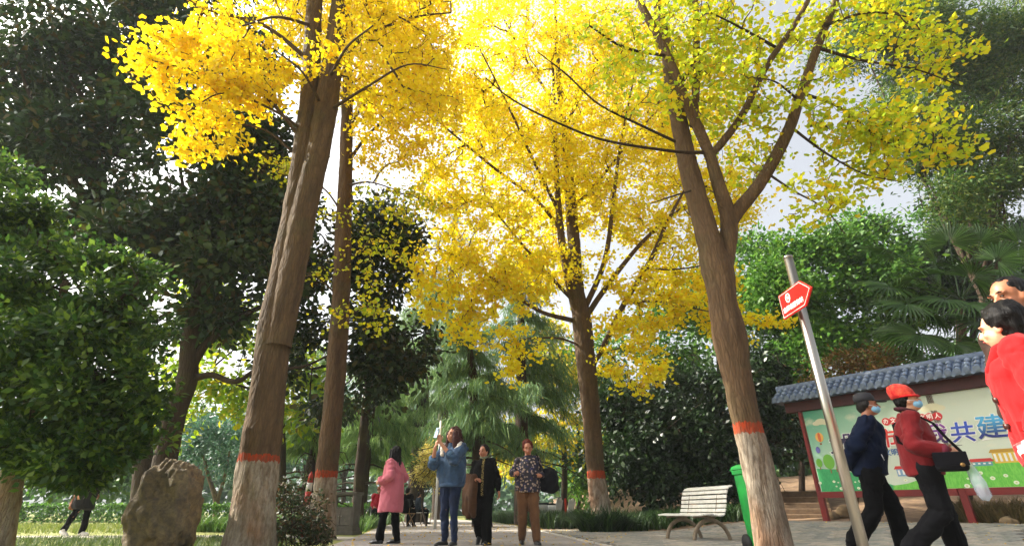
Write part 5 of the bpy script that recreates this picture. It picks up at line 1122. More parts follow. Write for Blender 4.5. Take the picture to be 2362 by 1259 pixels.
def hair_mat(name, c1, c2):
    t = NT(name); v = t.coords((1, 1, .12)); n = t.noise(v, 120, 3); t.base(t.mix(t.ramp(n, [(.4, 0.0), (.6, 1.0)]), c1, c2)); t.b.inputs['Roughness'].default_value = .5; t.b.inputs['Specular IOR Level'].default_value = .16; t.bump(n, .8, .008); return t.m
skin_a = skin_mat('skin_warm', '#b07a5c', '#bd8768'); skin_b = skin_mat('skin_tan', '#9a6244', '#a86e50'); skin_c = skin_mat('skin_light', '#c08a6c', '#cc9878')
hair_black = hair_mat('hair_black', '#060505', '#100d0c'); hair_brown = hair_mat('hair_dark_brown', '#2a1512', '#452420'); hair_red = hair_mat('hair_reddish', '#42150e', '#5c2015'); hair_grey = hair_mat('hair_grey', '#12100f', '#2c2826')
black_c = cloth('black_cloth', '#060607', '#0a0a0b'); shoe_m = plain('black_leather', '#0d0d0e', '#161616', 8, .3, spec=.5); eye_m = plain('eye_dark', '#120d0b', None, rough=.2); lip_m = plain('lip', '#8a3a34', None, rough=.5)

class Fig:
    """one figure: a continuous body, clothes and hair as its parts. Local frame: faces -Y, its left is +X, 1.65 m tall before scaling"""
    def __init__(s, loc, facing, height, label, skin, group=None, voxel=.0105, **J):
        s.e = empty('person', loc, rz=facing, label=label, cat='person', group=group, scale=height / 1.65)
        s.skin, s.vox = skin, voxel
        d = dict(pel=(0, 0, .90), neck=(0, .0, 1.385), head=(0, -.025, 1.525), yaw=0, pitch=0, roll=0,
                 shL=(.165, .01, 1.315), shR=(-.165, .01, 1.315), elL=(.215, .03, 1.07), elR=(-.215, .03, 1.07), wrL=(.225, -.04, .84), wrR=(-.225, -.04, .84),
                 hiL=(.085, 0, .88), hiR=(-.085, 0, .88), knL=(.095, -.02, .48), knR=(-.095, -.02, .48), anL=(.1, .02, .085), anR=(-.1, .02, .085), ftL=-90, ftR=-90, tipL=0, tipR=0,
                 hdL=None, hdR=None, pnL=(-1, 0, 0), pnR=(1, 0, 0), curl=.55)
        d.update(J); s.J = {k: (V3(v) if isinstance(v, tuple) else v) for k, v in d.items()}
        s.H = Matrix.Translation(s.J['head']) @ Matrix.Rotation(s.J['yaw'], 4, 'Z') @ Matrix.Rotation(s.J['roll'], 4, 'Y') @ Matrix.Rotation(s.J['pitch'], 4, 'X')
    def h(s, x, y, z): return s.H @ V3((x, y, z))
    def hr(s): return s.H.to_3x3()
    def part(s, name, me_or_mb, mat, par=None, smooth=True):
        me = me_or_mb.mesh(name) if isinstance(me_or_mb, MB) else me_or_mb
        me.materials.clear(); return link(name, me, par or s.e, mat, smooth)
    def spine(s, z):
        a, b = s.J['pel'], s.J['neck']; f = max(0, (z - a.z) / (b.z - a.z)); return V3((a.x + (b.x - a.x) * f, a.y + (b.y - a.y) * f, z))
    def body(s, fem=True):
        J, mb = s.J, MB(); HR = s.hr()
        mb.ell(s.h(0, .012, .028), (.071, .088, .088), HR); mb.ell(s.h(0, -.018, -.035), (.061, .066, .078), HR); mb.ell(s.h(0, -.045, -.078), (.032, .03, .028), HR)
        mb.cap(s.h(0, -.082, .012), s.h(0, -.100, -.028), .008, .0135, 8); mb.ell(s.h(0, -.078, -.058), (.026, .014, .014), HR)
        for q in (-1, 1):
            mb.ell(s.h(q * .073, .012, -.012), (.011, .02, .031), HR); mb.ell(s.h(q * .036, -.062, -.03), (.024, .018, .02), HR); mb.ell(s.h(q * .03, -.072, .026), (.028, .014, .010), HR)
        mb.cap(J['neck'] + V3((0, .01, -.04)), s.h(0, .02, -.06), .058, .052)
        zz = lambda z: J['pel'].z - .06 + (z - .84) / .56 * (J['neck'].z + .075 - J['pel'].z)
        mb.loft([(s.spine(zz(z)), a, b) for z, a, b in ((.84, .13, .1), (.93, .155, .105), (1.04, .135, .092), (1.16, .145, .1), (1.27, .16, .1), (1.35, .13, .075), (1.40, .06, .055))])
        for k in 'LR':
            sg = 1 if k == 'L' else -1
            mb.cap(J['sh' + k], J['el' + k], .05, .039); mb.cap(J['el' + k], J['wr' + k], .038, .026)
            mb.cap(J['hi' + k], J['kn' + k], .08, .055); mb.cap(J['kn' + k], J['an' + k], .052, .036)
            f = s.foot(k); mb.cap(J['an' + k] + f * -.02 + V3((0, 0, -.045)), J['an' + k] + f * .13 + V3((0, 0, -.055)) + s.toe(k), .032, .024)
            hd = s.hand_dir(k); pn = J['pn' + k]; pn = (pn - hd * pn.dot(hd)).normalized(); side = hd.cross(pn)
            mb.tube([J['wr' + k] - hd * .02, J['wr' + k] + hd * .03, J['wr' + k] + hd * .085], [.024, .036, .038], 12, flat=.42, ref=side)
        me = organic(mb, s.vox, 2, decimate=.6 if s.vox < .012 else .7)
        fg = MB()
        for k in 'LR':
            sg = 1 if k == 'L' else -1; hd = s.hand_dir(k); pn = J['pn' + k]; pn = (pn - hd * pn.dot(hd)).normalized(); side = hd.cross(pn); w = J['wr' + k]; cu = J['curl']
            for i, L in enumerate((.07, .08, .075, .058)):
                b = w + hd * .075 + side * (-.028 + .0187 * i); d1 = (hd * math.cos(cu * .7) + pn * math.sin(cu * .7)); d2 = (hd * math.cos(cu * 1.9) + pn * math.sin(cu * 1.9))
                fg.tube([b, b + d1 * L * .5, b + d1 * L * .5 + d2 * L * .3, b + d1 * L * .5 + d2 * L * .5 + pn * .004], [.0092, .0086, .0078, .004], 7)
            b = w + hd * .03 - side * .028; d1 = (hd * .6 - side * .75 + pn * .25).normalized(); d2 = (hd * .85 - side * .25 + pn * .45).normalized(); fg.tube([b, b + d1 * .035, b + d1 * .035 + d2 * .032], [.012, .0105, .006], 7)
        join_into(me, fg); s.b = s.part('body', me, s.skin)
        return s
    def foot(s, k):
        a = R(s.J['ft' + k]); return V3((math.cos(a), math.sin(a), 0))
    def toe(s, k): return V3((0, 0, -math.sin(R(s.J['tip' + k])) * .15))
    def hand_dir(s, k):
        J = s.J; return (J['hd' + k].normalized() if J['hd' + k] is not None else (J['wr' + k] - J['el' + k]).normalized())
    def face(s, brow=None, mask=False):
        HR = s.hr()
        for q in (-1, 1):
            mb = MB(); mb.ell(s.h(q * .031, -.079, .004), (.0135, .006, .0052), HR, seg=10, rings=6); s.part('eye', mb, eye_m)
            mb = MB(); mb.tube([s.h(q * .014, -.089, .026), s.h(q * .032, -.087, .031), s.h(q * .05, -.072, .026)], [.003, .0042, .002], 6); s.part('eyebrow', mb, brow or hair_black)
        if not mask:
            mb = MB(); mb.tube([s.h(-.023, -.083, -.060), s.h(-.008, -.0935, -.055), s.h(.008, -.0935, -.055), s.h(.023, -.083, -.060)], [.002, .006, .006, .002], 8); s.part('mouth', mb, lip_m)
        else:
            mb = MB(); HRm = HR
            mb.ell(s.h(0, -.04, -.048), (.066, .064, .048), HR, seg=20, rings=12); me = organic(mb, .006, 1); m = s.part('face_mask', me, plain('mask_blue', '#7fb4d4', '#8fc0dc', 9, .8, bump=.2))
            for q in (-1, 1): mb = MB(); mb.tube([s.h(q * .06, -.06, -.03), s.h(q * .078, -.02, -.012), s.h(q * .08, .02, .0)], .0022, 5); s.part('ear_loop', mb, plain('loop_white', '#d8d8d8', None), m)
        return s
    def hair(s, mat, kind='short', vol=0.0, length=.0, back=.0):
        HR = s.hr(); mb = MB(); v = vol
        mb.ell(s.h(0, .028 + v * 1.3 + back, .045 + v * .7 + back * .3), (.080 + v, .090 + v, .085 + v), HR, seg=20, rings=12)
        if kind == 'short':
            mb.ell(s.h(0, .062, .0), (.074 + v, .055 + v, .075 + v * .6), HR)
            for q in (-1, 1): mb.ell(s.h(q * .066, .03, .012), (.018 + v * .6, .035, .04), HR)
        if kind in ('long', 'bob'):
            L = length
            for q in np.linspace(-1, 1, 9):
                a = q * R(118); r0 = V3((math.sin(a) * (.072 + v), .018 + math.cos(a) * (.08 + v), 0))
                wob = rng.normal(size=2) * .01
                top = s.h(r0.x * .95, r0.y * .95, .03); mid = s.h(r0.x * 1.04 + wob[0], r0.y * 1.04 + .004, -.09); mid = V3((mid.x, mid.y, mid.z))
                end = V3((mid.x + math.copysign(.012, r0.x) + wob[1], mid.y + (.035 if kind == 'long' else .01), s.J['head'].z - .07 - L * (1 - .12 * abs(q))))
                mb.cap(top, mid, .03 + v * .4, .03 + v * .5); mb.cap(mid, (mid + end) / 2 + V3((rng.normal() * .006, .0, 0)), .03 + v * .5, .03 + v * .35); mb.cap((mid + end) / 2, end, .03 + v * .35, .012)
        me = organic(mb, .008, 2, noise=[(.012 + v * .25, 14 if kind != 'long' else (26, 26, 3)), (.006, (60, 60, 8))], decimate=.7)
        s.part('hair', me, mat); return s
    def top(s, name, mat, rings, sleeve=(.075, .062, .045), slv_end=1.0, noise=[(.016, 6), (.009, 14)], vox=.011, cuff=None, squash=.92, extra=None):
        J, mb = s.J, MB()
        rg = [(s.spine(z) + (V3(o) if o else V3()), a, b) for z, a, b, *r in rings for o in [r[0] if r else None]]
        mb.loft(rg, 26, sq=squash)
        for k in 'LR':
            a, b, c = J['sh' + k], J['el' + k], J['wr' + k]; c = b + (c - b) * slv_end
            mb.cap(a, b, sleeve[0], sleeve[1]); mb.cap(b, c - (c - b).normalized() * sleeve[2] * .6, sleeve[1], sleeve[2])
            mb.cap(s.spine(J['sh' + k].z + .02), a, sleeve[0] * .8, sleeve[0] * .98)
        if extra: extra(mb)
        me = organic(mb, vox, 3, noise=noise + [(-.026, (7, 7, 9)), (-.012, (15, 15, 20))], decimate=.6); o = s.part(name, me, mat)
        if cuff:
            for k in 'LR':
                b, c = J['el' + k], J['wr' + k]; c = b + (c - b) * slv_end; u = (c - b).normalized(); mb = MB(); mb.tube([c - u * .05, c - u * .01, c + u * .004], [sleeve[2] * 1.08, sleeve[2] * 1.12, sleeve[2] * .9], 16); s.part('cuff', mb, cuff, o)
        return o
    def trousers(s, mat, hip=.105, knee=.075, ank=.06, noise=[(.010, 8), (.005, 18)], waist=1.02, low=.0, vox=.011):
        J, mb = s.J, MB(); p = J['pel']
        mb.loft([((p.x, p.y, p.z - .09), .15, .11), ((p.x, p.y, p.z), .168, .118), (s.spine(waist), .15, .105)])
        for k in 'LR':
            a = J['an' + k] + (J['an' + k] - J['kn' + k]).normalized() * low
            mb.cap(J['hi' + k], J['kn' + k], hip, knee); mb.cap(J['kn' + k], a, knee, ank)
        me = organic(mb, vox, 3, noise=noise + [(-.022, (6, 6, 8)), (-.012, (10, 10, 22))], decimate=.6); return s.part('trousers', me, mat)
    def shoes(s, mat, sole=None, big=1.0, boot=0.0):
        for k in 'LR':
            f = s.foot(k); a = s.J['an' + k]; t_ = s.toe(k); mb = MB(); z = V3((0, 0, 1))
            hl = a + V3((0, 0, -.05)); bl = hl + f * .11 + V3((0, 0, -.005)) + t_ * .8; tp = hl + f * .17 + V3((0, 0, -.012)) + t_ * 1.15
            mb.cap(hl - f * .025, bl, .040 * big, .042 * big); mb.cap(bl, tp, .041 * big, .03 * big); mb.cap(hl + V3((0, 0, .03 + boot)), hl, .043 * big, .04 * big)
            me = organic(mb, .008, 2, decimate=.6)
            if s.J['tip' + k] == 0:
                n = len(me.vertices); co = np.empty(n * 3, np.float32); me.vertices.foreach_get('co', co); co = co.reshape(-1, 3); fl = a.z - .083; co[:, 2] = np.maximum(co[:, 2], fl); me.vertices.foreach_set('co', co.ravel()); me.update()
            o = s.part('shoe', me, mat)
            if sole: mb = MB(); mb.loft([(hl + f * .06 + V3((0, 0, -.033)) + t_ * .5, .05, .13, math.atan2(f.y, f.x) + R(90)), (hl + f * .06 + V3((0, 0, -.015)) + t_ * .5, .05, .13, math.atan2(f.y, f.x) + R(90))], 18); s.part('sole', mb, sole, o)
        return s

def at(px, py, Y, z=0.0):
    q = P(px, py, Y); return (q.x, Y, z)

# --- woman in the pink coat, looking up to the left
pink = cloth('pink_wool', '#b8606e', '#c26c78', scale=4)
f = Fig(at(893, 1254, 9.2), R(-108), 1.50, 'woman in a long pink coat with straight black hair looking up', skin_c, pitch=R(-6), yaw=R(-4),
        elL=(.27, .10, 1.09), wrL=(.21, -.14, 1.02), pnL=(-1, 0, 0), elR=(-.26, .08, 1.09), wrR=(-.2, -.14, 1.02), hiL=(.085, 0, .86), knL=(.10, -.06, .48), anL=(.10, -.10, .085), knR=(-.1, .04, .48), anR=(-.1, .13, .085)).body()
f.face(); f.hair(hair_black, 'long', .004, .43); f.trousers(black_c, .1, .078, .062); f.shoes(shoe_m, None, 1.15, .05)
ct = f.top('coat', pink, [(.51, .235, .21), (.55, .24, .215), (.8, .225, .2), (1.0, .205, .18), (1.15, .2, .165), (1.28, .19, .14), (1.36, .15, .1), (1.40, .08, .07)], (.085, .082, .066), noise=[(.010, 6), (.006, 14)])
for k in 'L':
    mb = MB(); w = f.J['wrL']; mb.tube([w + V3((-.0, .06, .02)), w + V3((0, -.005, 0))], [.08, .078], 18); f.part('turned_cuff', mb, pink, ct)
mb = MB(); mb.tube([(.07, -.09, 1.39), (.1, -.125, 1.28), (.06, -.185, 1.15)], [.012, .03, .01], 10, flat=.35); f.part('lapel', mb, pink, ct)
for x, y, z in ((.07, -.19, 1.12), (.075, -.205, .95), (.27, -.13, 1.0)): mb = MB(); mb.ell((x, y, z), (.012, .008, .012), seg=10, rings=6); f.part('button', mb, plain('button_gold', '#b08a5a', None, rough=.3, metal=.6), ct)

# --- woman in denim taking a picture upwards
denim = cloth('denim_blue', '#26394f', '#374f6b', scale=9, weave=300); jeans = cloth('dark_jeans', '#0f192c', '#162440', scale=7)
f = Fig(at(1035, 1258, 8.45), R(-28), 1.70, 'woman in a denim jacket with white fleece collar holding up a phone', skin_a, yaw=R(-14), pitch=R(-8), curl=.9,
        elL=(.17, -.20, 1.13), wrL=(-.035, -.31, 1.40), hdL=(-.15, -.15, .9), pnL=(-.6, .5, 0), elR=(-.25, -.17, 1.10), wrR=(-.105, -.32, 1.33), hdR=(.3, -.12, .8), pnR=(.5, .5, 0),
        knL=(.075, -.02, .48), anL=(.075, .02, .085), knR=(-.085, -.02, .48), anR=(-.09, .02, .085), ftL=-75, ftR=-100).body()
f.face(hair_brown); f.hair(hair_brown, 'bob', .016, .20); f.trousers(jeans, .098, .066, .05, noise=[(.006, 10), (.004, 30)]); f.shoes(plain('dark_canvas', '#26241f', '#1a1a1a', 12, .7), plain('sole_white', '#d8d4cc', None))
ct = f.top('denim_jacket', denim, [(.80, .19, .15), (.83, .215, .165), (.95, .225, .17), (1.1, .22, .165), (1.25, .205, .145), (1.34, .16, .105), (1.40, .08, .07)], (.088, .075, .062), slv_end=.42, noise=[(.018, 6), (.012, 13), (.005, 30)], cuff=cloth('denim_cuff', '#4a6580', '#5c7892'))
mb = MB(); mb.loft([((0, 0, .785), .198, .155), ((0, 0, .835), .21, .165)], 26); f.part('waistband', mb, denim, ct)
mb = MB(); mb.tube([(-.10, -.14, 1.22), (-.15, -.05, 1.36), (-.09, .08, 1.42), (.09, .08, 1.42), (.16, -.04, 1.36), (.12, -.13, 1.24)], [.03, .055, .05, .05, .06, .04], 12, flat=.8); me = organic(mb, .009, 1, noise=[(.012, 30), (.006, 60)]); f.part('fleece_collar', me, cloth('white_fleece', '#cfc6b8', '#ddd6ca', scale=30, bump=.8), ct)
for x in (-.1, .1): mb = MB(); mb.box((x, -.172, 1.13), (.10, .012, .045), Matrix.Rotation(R(8), 3, 'X')); bevel(f.part('pocket_flap', mb, denim, ct, False), .003)
ph = empty('phone', f.e.matrix_world @ V3(), label='light blue phone held up by the woman in denim', cat='phone')
bpy.context.view_layer.update(); pw = f.e.matrix_world @ V3((-.075, -.35, 1.53)); ph.location = pw; ph.rotation_euler = (R(-14), R(6), R(-42))
mb = MB(); mb.box((0, 0, 0), (.076, .009, .158)); bevel(mb.build('case', plain('phone_blue', '#7fa0c0', '#90b0cc', 5, .35), ph), .006, 3)
mb = MB(); mb.box((0, .0052, 0), (.07, .001, .15)); mb.build('screen', plain('phone_glass', '#101216', None, rough=.1), ph)
mb = MB(); mb.box((.018, -.0065, .05), (.03, .004, .034)); bevel(mb.build('camera_block', plain('phone_black', '#15171a', None, rough=.2), ph), .003)

# --- old woman in black with a brown coat over her arm
t = NT('black_knit_motif'); v = t.coords(); sx_ = t.n('SeparateXYZ'); t.l(v, sx_.inputs[0]); strip = t.math('MULTIPLY', t.math('LESS_THAN', t.math('ABSOLUTE', t.math('SUBTRACT', sx_.outputs[0], .02)), .02), t.math('LESS_THAN', sx_.outputs[1], 0.0))
vo = t.n('TexVoronoi', feature='DISTANCE_TO_EDGE'); vo.inputs['Scale'].default_value = 34; t.l(v, vo.inputs['Vector']); pat = t.math('MULTIPLY', strip, t.ramp(vo.outputs['Distance'], [(.08, 1.0), (.14, 0.0)]))
t.base(t.mix(pat, '#070708', '#8a7a4a')); t.b.inputs['Roughness'].default_value = .85; t.b.inputs['Specular IOR Level'].default_value = .1; knit = t.m
f = Fig(at(1112, 1256, 8.85), R(-12), 1.48, 'old woman in black carrying a brown coat over her arm', skin_b, yaw=R(-24), pitch=R(2), curl=.5,
        elR=(-.245, .04, 1.10), wrR=(-.10, -.21, 1.05), hdR=(.8, -.4, -.1), pnR=(0, .3, -1), elL=(.245, .04, 1.08), wrL=(.29, -.02, .85), hdL=(.15, -.1, -1), pnL=(-.7, -.5, 0),
        knR=(-.09, -.10, .50), anR=(-.10, .20, .20), tipR=50, knL=(.085, -.05, .48), anL=(.09, -.04, .085), hiL=(.085, 0, .88)).body()
f.face(); f.hair(hair_mat('hair_dark', '#0e0a09', '#1e1613'), 'short', .004); f.trousers(black_c, .115, .1, .095, low=.03); f.shoes(shoe_m)
ct = f.top('knit_top', knit, [(.78, .2, .155), (.82, .21, .16), (1.0, .2, .155), (1.15, .195, .15), (1.28, .185, .135), (1.35, .15, .1), (1.41, .07, .065)], (.08, .066, .05), noise=[(.010, 7), (.005, 16)])
mb = MB(); mb.tube([(-.05, -.055, 1.42), (0, -.075, 1.41), (.05, -.055, 1.42), (.06, .01, 1.44), (0, .06, 1.45), (-.06, .01, 1.44), (-.05, -.055, 1.42)], .018, 10); f.part('scarf', mb, cloth('scarf_green', '#5a6a50', '#8a8a70', scale=40), ct)
mb = MB(); mb.ell(f.h(.077, -.0, -.045), (.006, .006, .008)); f.part('earring', mb, plain('pearl', '#e0d8c8', None, rough=.2))
mb = MB(); W_ = [(-.30, .02, 1.10), (-.2, -.1, 1.11), (-.1, -.2, 1.08)]
for i, q in enumerate(np.linspace(0, 1, 7)):
    a = V3(W_[0]).lerp(V3(W_[2]), q); b = V3((a.x - .02 + .035 * q, a.y - .09 + .02 * math.sin(i * 2.1), .50 + .05 * math.sin(i * 1.7))); mb.cap(a, (a + b) / 2 + V3((-.01, -.02, 0)), .062, .055 + .012 * (i % 2)); mb.cap((a + b) / 2 + V3((-.01, -.02, 0)), b, .055 + .012 * (i % 2), .05)
    b2 = V3((a.x, a.y + .12, .72)); mb.cap(a, b2, .05, .04)
bpy.context.view_layer.update(); me = organic(mb, .011, 3, noise=[(.018, (9, 9, 2.5)), (.006, 18)], decimate=.6)
co = link('folded_coat', me, None, cloth('brown_wool', '#3a2412', '#4a301a', scale=6), True); co.matrix_world = f.e.matrix_world.copy(); tag(co, 'brown coat draped over the arm of the old woman in black', 'coat')

# --- woman in a patterned blouse with a big black bag
t = NT('patterned_blouse'); v = t.coords(); n1 = t.noise(v, 16, 3, .6); vo = t.n('TexVoronoi'); vo.inputs['Scale'].default_value = 22; t.l(v, vo.inputs['Vector'])
m1 = t.ramp(n1, [(.45, 0.0), (.48, 1.0)], 'LINEAR'); m2 = t.ramp(vo.outputs['Distance'], [(.36, 1.0), (.44, 0.0)]); t.base(t.mix(m1, t.mix(m2, '#12122e', '#1c1a4a'), t.mix(m2, '#1a1420', '#a08a78'))); t.b.inputs['Roughness'].default_value = .7; blouse = t.m
f = Fig(at(1220, 1254, 9.0), R(6), 1.55, 'woman in a dark patterned blouse and brown trousers walking with a black bag', skin_b, yaw=R(-4), pitch=R(12), curl=1.1,
        elR=(-.28, .02, 1.12), wrR=(-.25, -.20, 1.10), hdR=(.1, -1, .1), pnR=(.6, 0, -.6), elL=(.27, .06, 1.10), wrL=(.20, -.17, 1.06), hdL=(-.3, -.9, .2), pnL=(-.4, 0, -.8), knR=(-.10, .0, .47), anR=(-.11, .07, .085), knL=(.085, -.08, .48), anL=(.11, -.14, .085), ftR=-95, ftL=-82).body()
f.face(); f.hair(hair_red, 'short', .017); f.trousers(cloth('brown_trousers', '#5a3c24', '#6b4a2e', scale=5), .115, .088, .066, noise=[(.012, 7), (.007, 16)]); f.shoes(shoe_m, None, 1.05, .03)
f.top('blouse', blouse, [(.80, .2, .155), (.84, .212, .165), (1.0, .2, .155), (1.15, .195, .15), (1.28, .185, .13), (1.35, .15, .1), (1.41, .07, .065)], (.076, .064, .05), slv_end=.9, noise=[(.010, 7), (.006, 16)])
bpy.context.view_layer.update(); bg = empty('shoulder_bag', (0, 0, 0), label='bulging black cloth bag on the shoulder of the patterned-blouse woman', cat='bag'); bg.matrix_world = f.e.matrix_world.copy()
mb = MB(); mb.ell((.36, .03, 1.0), (.2, .13, .22), Matrix.Rotation(R(24), 3, 'Y')); mb.ell((.42, .05, .92), (.14, .11, .15)); me = organic(mb, .012, 2, noise=[(.02, 7), (.008, 16)]); link('pouch', me, bg, cloth('bag_black', '#0e0e12', '#16161c', .6), True)
mb = MB(); mb.tube([(.27, -.09, 1.12), (.19, -.115, 1.26), (.155, -.02, 1.425), (.2, .1, 1.32), (.3, .1, 1.15)], .02, 8, flat=.35); mb.build('strap', cloth('strap_black', '#15151a', None), bg, True)

# --- couple walking past the notice board
navy = cloth('navy_jacket', '#0a1226', '#0f1a30', .7, scale=4); dark_t = cloth('black_trousers', '#060608', '#0a0a0c')
f = Fig((3.86, 5.85, 0), R(62), 1.69, 'man in navy jacket, dark cap and blue mask walking with hands behind back', skin_b, neck=(0, -.10, 1.375), head=(0, -.15, 1.51), pitch=R(-2), shL=(.16, -.08, 1.31), shR=(-.16, -.08, 1.31), curl=1.0,
        elR=(-.24, .10, 1.08), wrR=(-.06, .19, .90), hdR=(.7, .25, -.3), pnR=(0, 1, .2), elL=(.24, .10, 1.08), wrL=(.05, .21, .88), hdL=(-.7, .25, -.3), pnL=(0, 1, .2),
        knL=(.09, -.12, .49), anL=(.09, -.12, .085), knR=(-.09, .06, .47), anR=(-.09, .30, .19), tipR=52).body(); E_man = f
f.face(hair_grey, True); f.hair(hair_grey, 'short', .0); f.trousers(dark_t, .104, .084, .074, low=.02); f.shoes(shoe_m)
ct = f.top('jacket', navy, [(.80, .195, .16), (.85, .205, .165), (1.0, .2, .165), (1.15, .2, .165), (1.27, .19, .15), (1.34, .15, .11), (1.40, .075, .072)], (.088, .074, .055), noise=[(.013, 6), (.007, 15)])
mb = MB(); mb.tube([(-.20, -.12, .99), (-.205, -.13, .93)], .004, 6); f.part('zip_tag', mb, plain('zip_silver', '#c8c8c8', None, rough=.3, metal=.9), ct)
mb = MB(); mb.loft([(V3((0, 0, 0)), .082, .1), (V3((0, .002, .045)), .083, .1), (V3((0, .004, .085)), .068, .085), (V3((0, .004, .105)), .03, .04)], 26)
me = mb.mesh('cap'); me.transform(f.H @ Matrix.Translation((0, .018, .04))); cap_m = cloth('cap_charcoal', '#2c2c30', '#36363a', .8); cp = f.part('cap', me, cap_m)
mb = MB(); mb.loft([(V3((0, -.10, 0)), .066, .085), (V3((0, -.10, .008)), .064, .083)], 22); me = mb.mesh('peak'); me.transform(f.H @ Matrix.Translation((0, .0, .045)) @ Matrix.Rotation(R(8), 4, 'X')); f.part('peak', me, cap_m, cp)

redj = cloth('dark_red_jacket', '#640a10', '#720e14', .8, scale=4)
f = Fig((3.92, 5.15, 0), R(60), 1.60, 'woman in red jacket and red knit hat striding with a black shoulder bag', skin_c, neck=(0, -.0, 1.375), head=(0, -.05, 1.515), pitch=R(-12), shL=(.165, .0, 1.33), shR=(-.165, .0, 1.33), curl=1.1,
        elR=(-.24, .06, 1.06), wrR=(-.22, -.19, 1.0), hdR=(.2, -1, .05), pnR=(.7, 0, -.4), elL=(.23, .0, 1.06), wrL=(.18, -.24, 1.04), pnL=(-1, 0, 0), knL=(.09, -.06, .49), anL=(.09, -.06, .085), knR=(-.09, -.02, .48), anR=(-.09, .29, .18), tipR=45).body()
f.face(hair_black, True); f.hair(hair_black, 'short', .002); f.trousers(cloth('charcoal_trousers', '#0e0e10', '#151518'), .108, .088, .08, low=.01, noise=[(.013, 7), (.007, 15)]); f.shoes(plain('grey_shoe', '#2c2a2c', '#3a3838', 12, .7), None, 1.1)
ct = f.top('jacket', redj, [(.80, .195, .155), (.85, .205, .165), (1.0, .2, .162), (1.15, .2, .162), (1.27, .19, .145), (1.34, .15, .11), (1.40, .075, .072)], (.084, .072, .056), noise=[(.012, 6), (.007, 15)], cuff=cloth('plum_cuff', '#5a1426', '#6a1a30'))
mb = MB(); mb.tube([(-.06, -.06, 1.40), (0, -.09, 1.385), (.06, -.06, 1.40), (.07, .02, 1.43), (0, .075, 1.445), (-.07, .02, 1.43), (-.06, -.06, 1.40)], .02, 10); f.part('collar', mb, cloth('collar_dark', '#2a1218', '#4a2028', scale=40), ct)
mb = MB(); mb.loft([(V3((0, -.012, -.01)), .094, .112), (V3((0, -.006, .02)), .098, .114), (V3((0, .008, .075)), .094, .11), (V3((0, .02, .12)), .074, .088), (V3((0, .025, .142)), .03, .035)], 28)
me = mb.mesh('knit_hat'); me.transform(f.H @ Matrix.Translation((0, .03, .045)) @ Matrix.Rotation(R(10), 4, 'X')); ht = f.part('knit_hat', me, cloth('red_knit', '#b0141a', '#d04a34', .9, scale=26, bump=.9))
mb = MB(); mb.loft([(V3((0, -.02, -.004)), .108, .124), (V3((0, -.012, .012)), .1, .116)], 28); me = mb.mesh('hat_brim'); me.transform(f.H @ Matrix.Translation((0, .02, .04)) @ Matrix.Rotation(R(10), 4, 'X')); f.part('hat_brim', me, cloth('red_brim', '#c0161a', None, .9), ht)
bpy.context.view_layer.update(); bg = empty('shoulder_bag', (0, 0, 0), label='black flap bag hanging at the hip of the red-jacket woman', cat='bag'); bg.matrix_world = f.e.matrix_world.copy()
mb = MB(); mb.box((-.27, -.18, .90), (.09, .25, .165)); o = bevel(mb.build('pouch', cloth('bag_nylon', '#0d0d10', '#15151a', .5), bg, True), .04, 5)
mb = MB(); mb.box((-.319, -.18, .925), (.012, .252, .12), Matrix.Rotation(R(-4), 3, 'Y')); bevel(mb.build('flap', cloth('bag_flap', '#101014', '#1a1a20', .5), bg), .006)
mb = MB(); mb.tube([(-.325, -.25, .87), (-.333, -.25, .87)], .018, 16); mb.build('badge', plain('badge_brass', '#8a6a3a', None, rough=.4, metal=.6), bg, True)
mb = MB(); mb.tube([(-.27, -.29, .97), (-.2, -.22, 1.12), (-.02, -.185, 1.28), (.12, -.05, 1.42), (.08, .13, 1.3), (-.2, .16, 1.1), (-.27, -.07, .97)], .014, 8, flat=.4); mb.build('strap', cloth('bag_strap', '#0d0d10', None), bg, True)
pb_ = NT('clear_plastic'); pb_.base('#c8d4e0'); pb_.b.inputs['Roughness'].default_value = .15; pb_.b.inputs['Alpha'].default_value = .4
mb = MB(); mb.loft([((-.2, -.3, .95), .015, .015), ((-.21, -.32, .85), .04, .035), ((-.22, -.34, .72), .07, .055), ((-.22, -.34, .62), .06, .05), ((-.22, -.33, .58), .02, .02)], 18); V = np.array(mb.v); V += (fbm(V, 22, 2) * .014)[:, None]; mb.v = [tuple(q) for q in V]
pl = link('plastic_bag', mb.mesh('plastic_bag'), None, pb_.m, True); pl.matrix_world = f.e.matrix_world.copy(); tag(pl, 'clear plastic bag dangling below the black flap bag', 'bag')

# --- near woman in the bright red coat and the man behind her
redc = cloth('bright_red_wool', '#980408', '#a0060a', .85, scale=3)
f = Fig((2.80, 2.74, 0), R(-132), 1.525, 'near woman in bright red wool coat with short black curly hair', skin_c, voxel=.009, yaw=R(-14), pitch=R(3), curl=.7,
        shL=(.19, .02, 1.33), elL=(.27, .06, 1.06), wrL=(.24, -.06, .86), pnL=(-1, 0, 0)).body()
f.face(); f.hair(hair_black, 'short', .024); f.trousers(dark_t); f.shoes(shoe_m)
ct = f.top('coat', redc, [(.74, .225, .165), (.78, .23, .17), (.95, .225, .172), (1.1, .22, .172), (1.22, .22, .168), (1.31, .2, .145), (1.37, .14, .11), (1.41, .09, .085)], (.105, .095, .082), noise=[(.009, 5), (.005, 12)], vox=.009)
mb = MB(); mb.tube([(-.05, -.15, 1.27), (-.105, -.07, 1.37), (-.09, .05, 1.43), (0, .09, 1.445), (.09, .05, 1.43), (.115, -.07, 1.37), (.06, -.16, 1.26)], [.016, .04, .045, .045, .045, .045, .016], 14, flat=.5); me = organic(mb, .008, 2); f.part('collar', me, redc, ct)
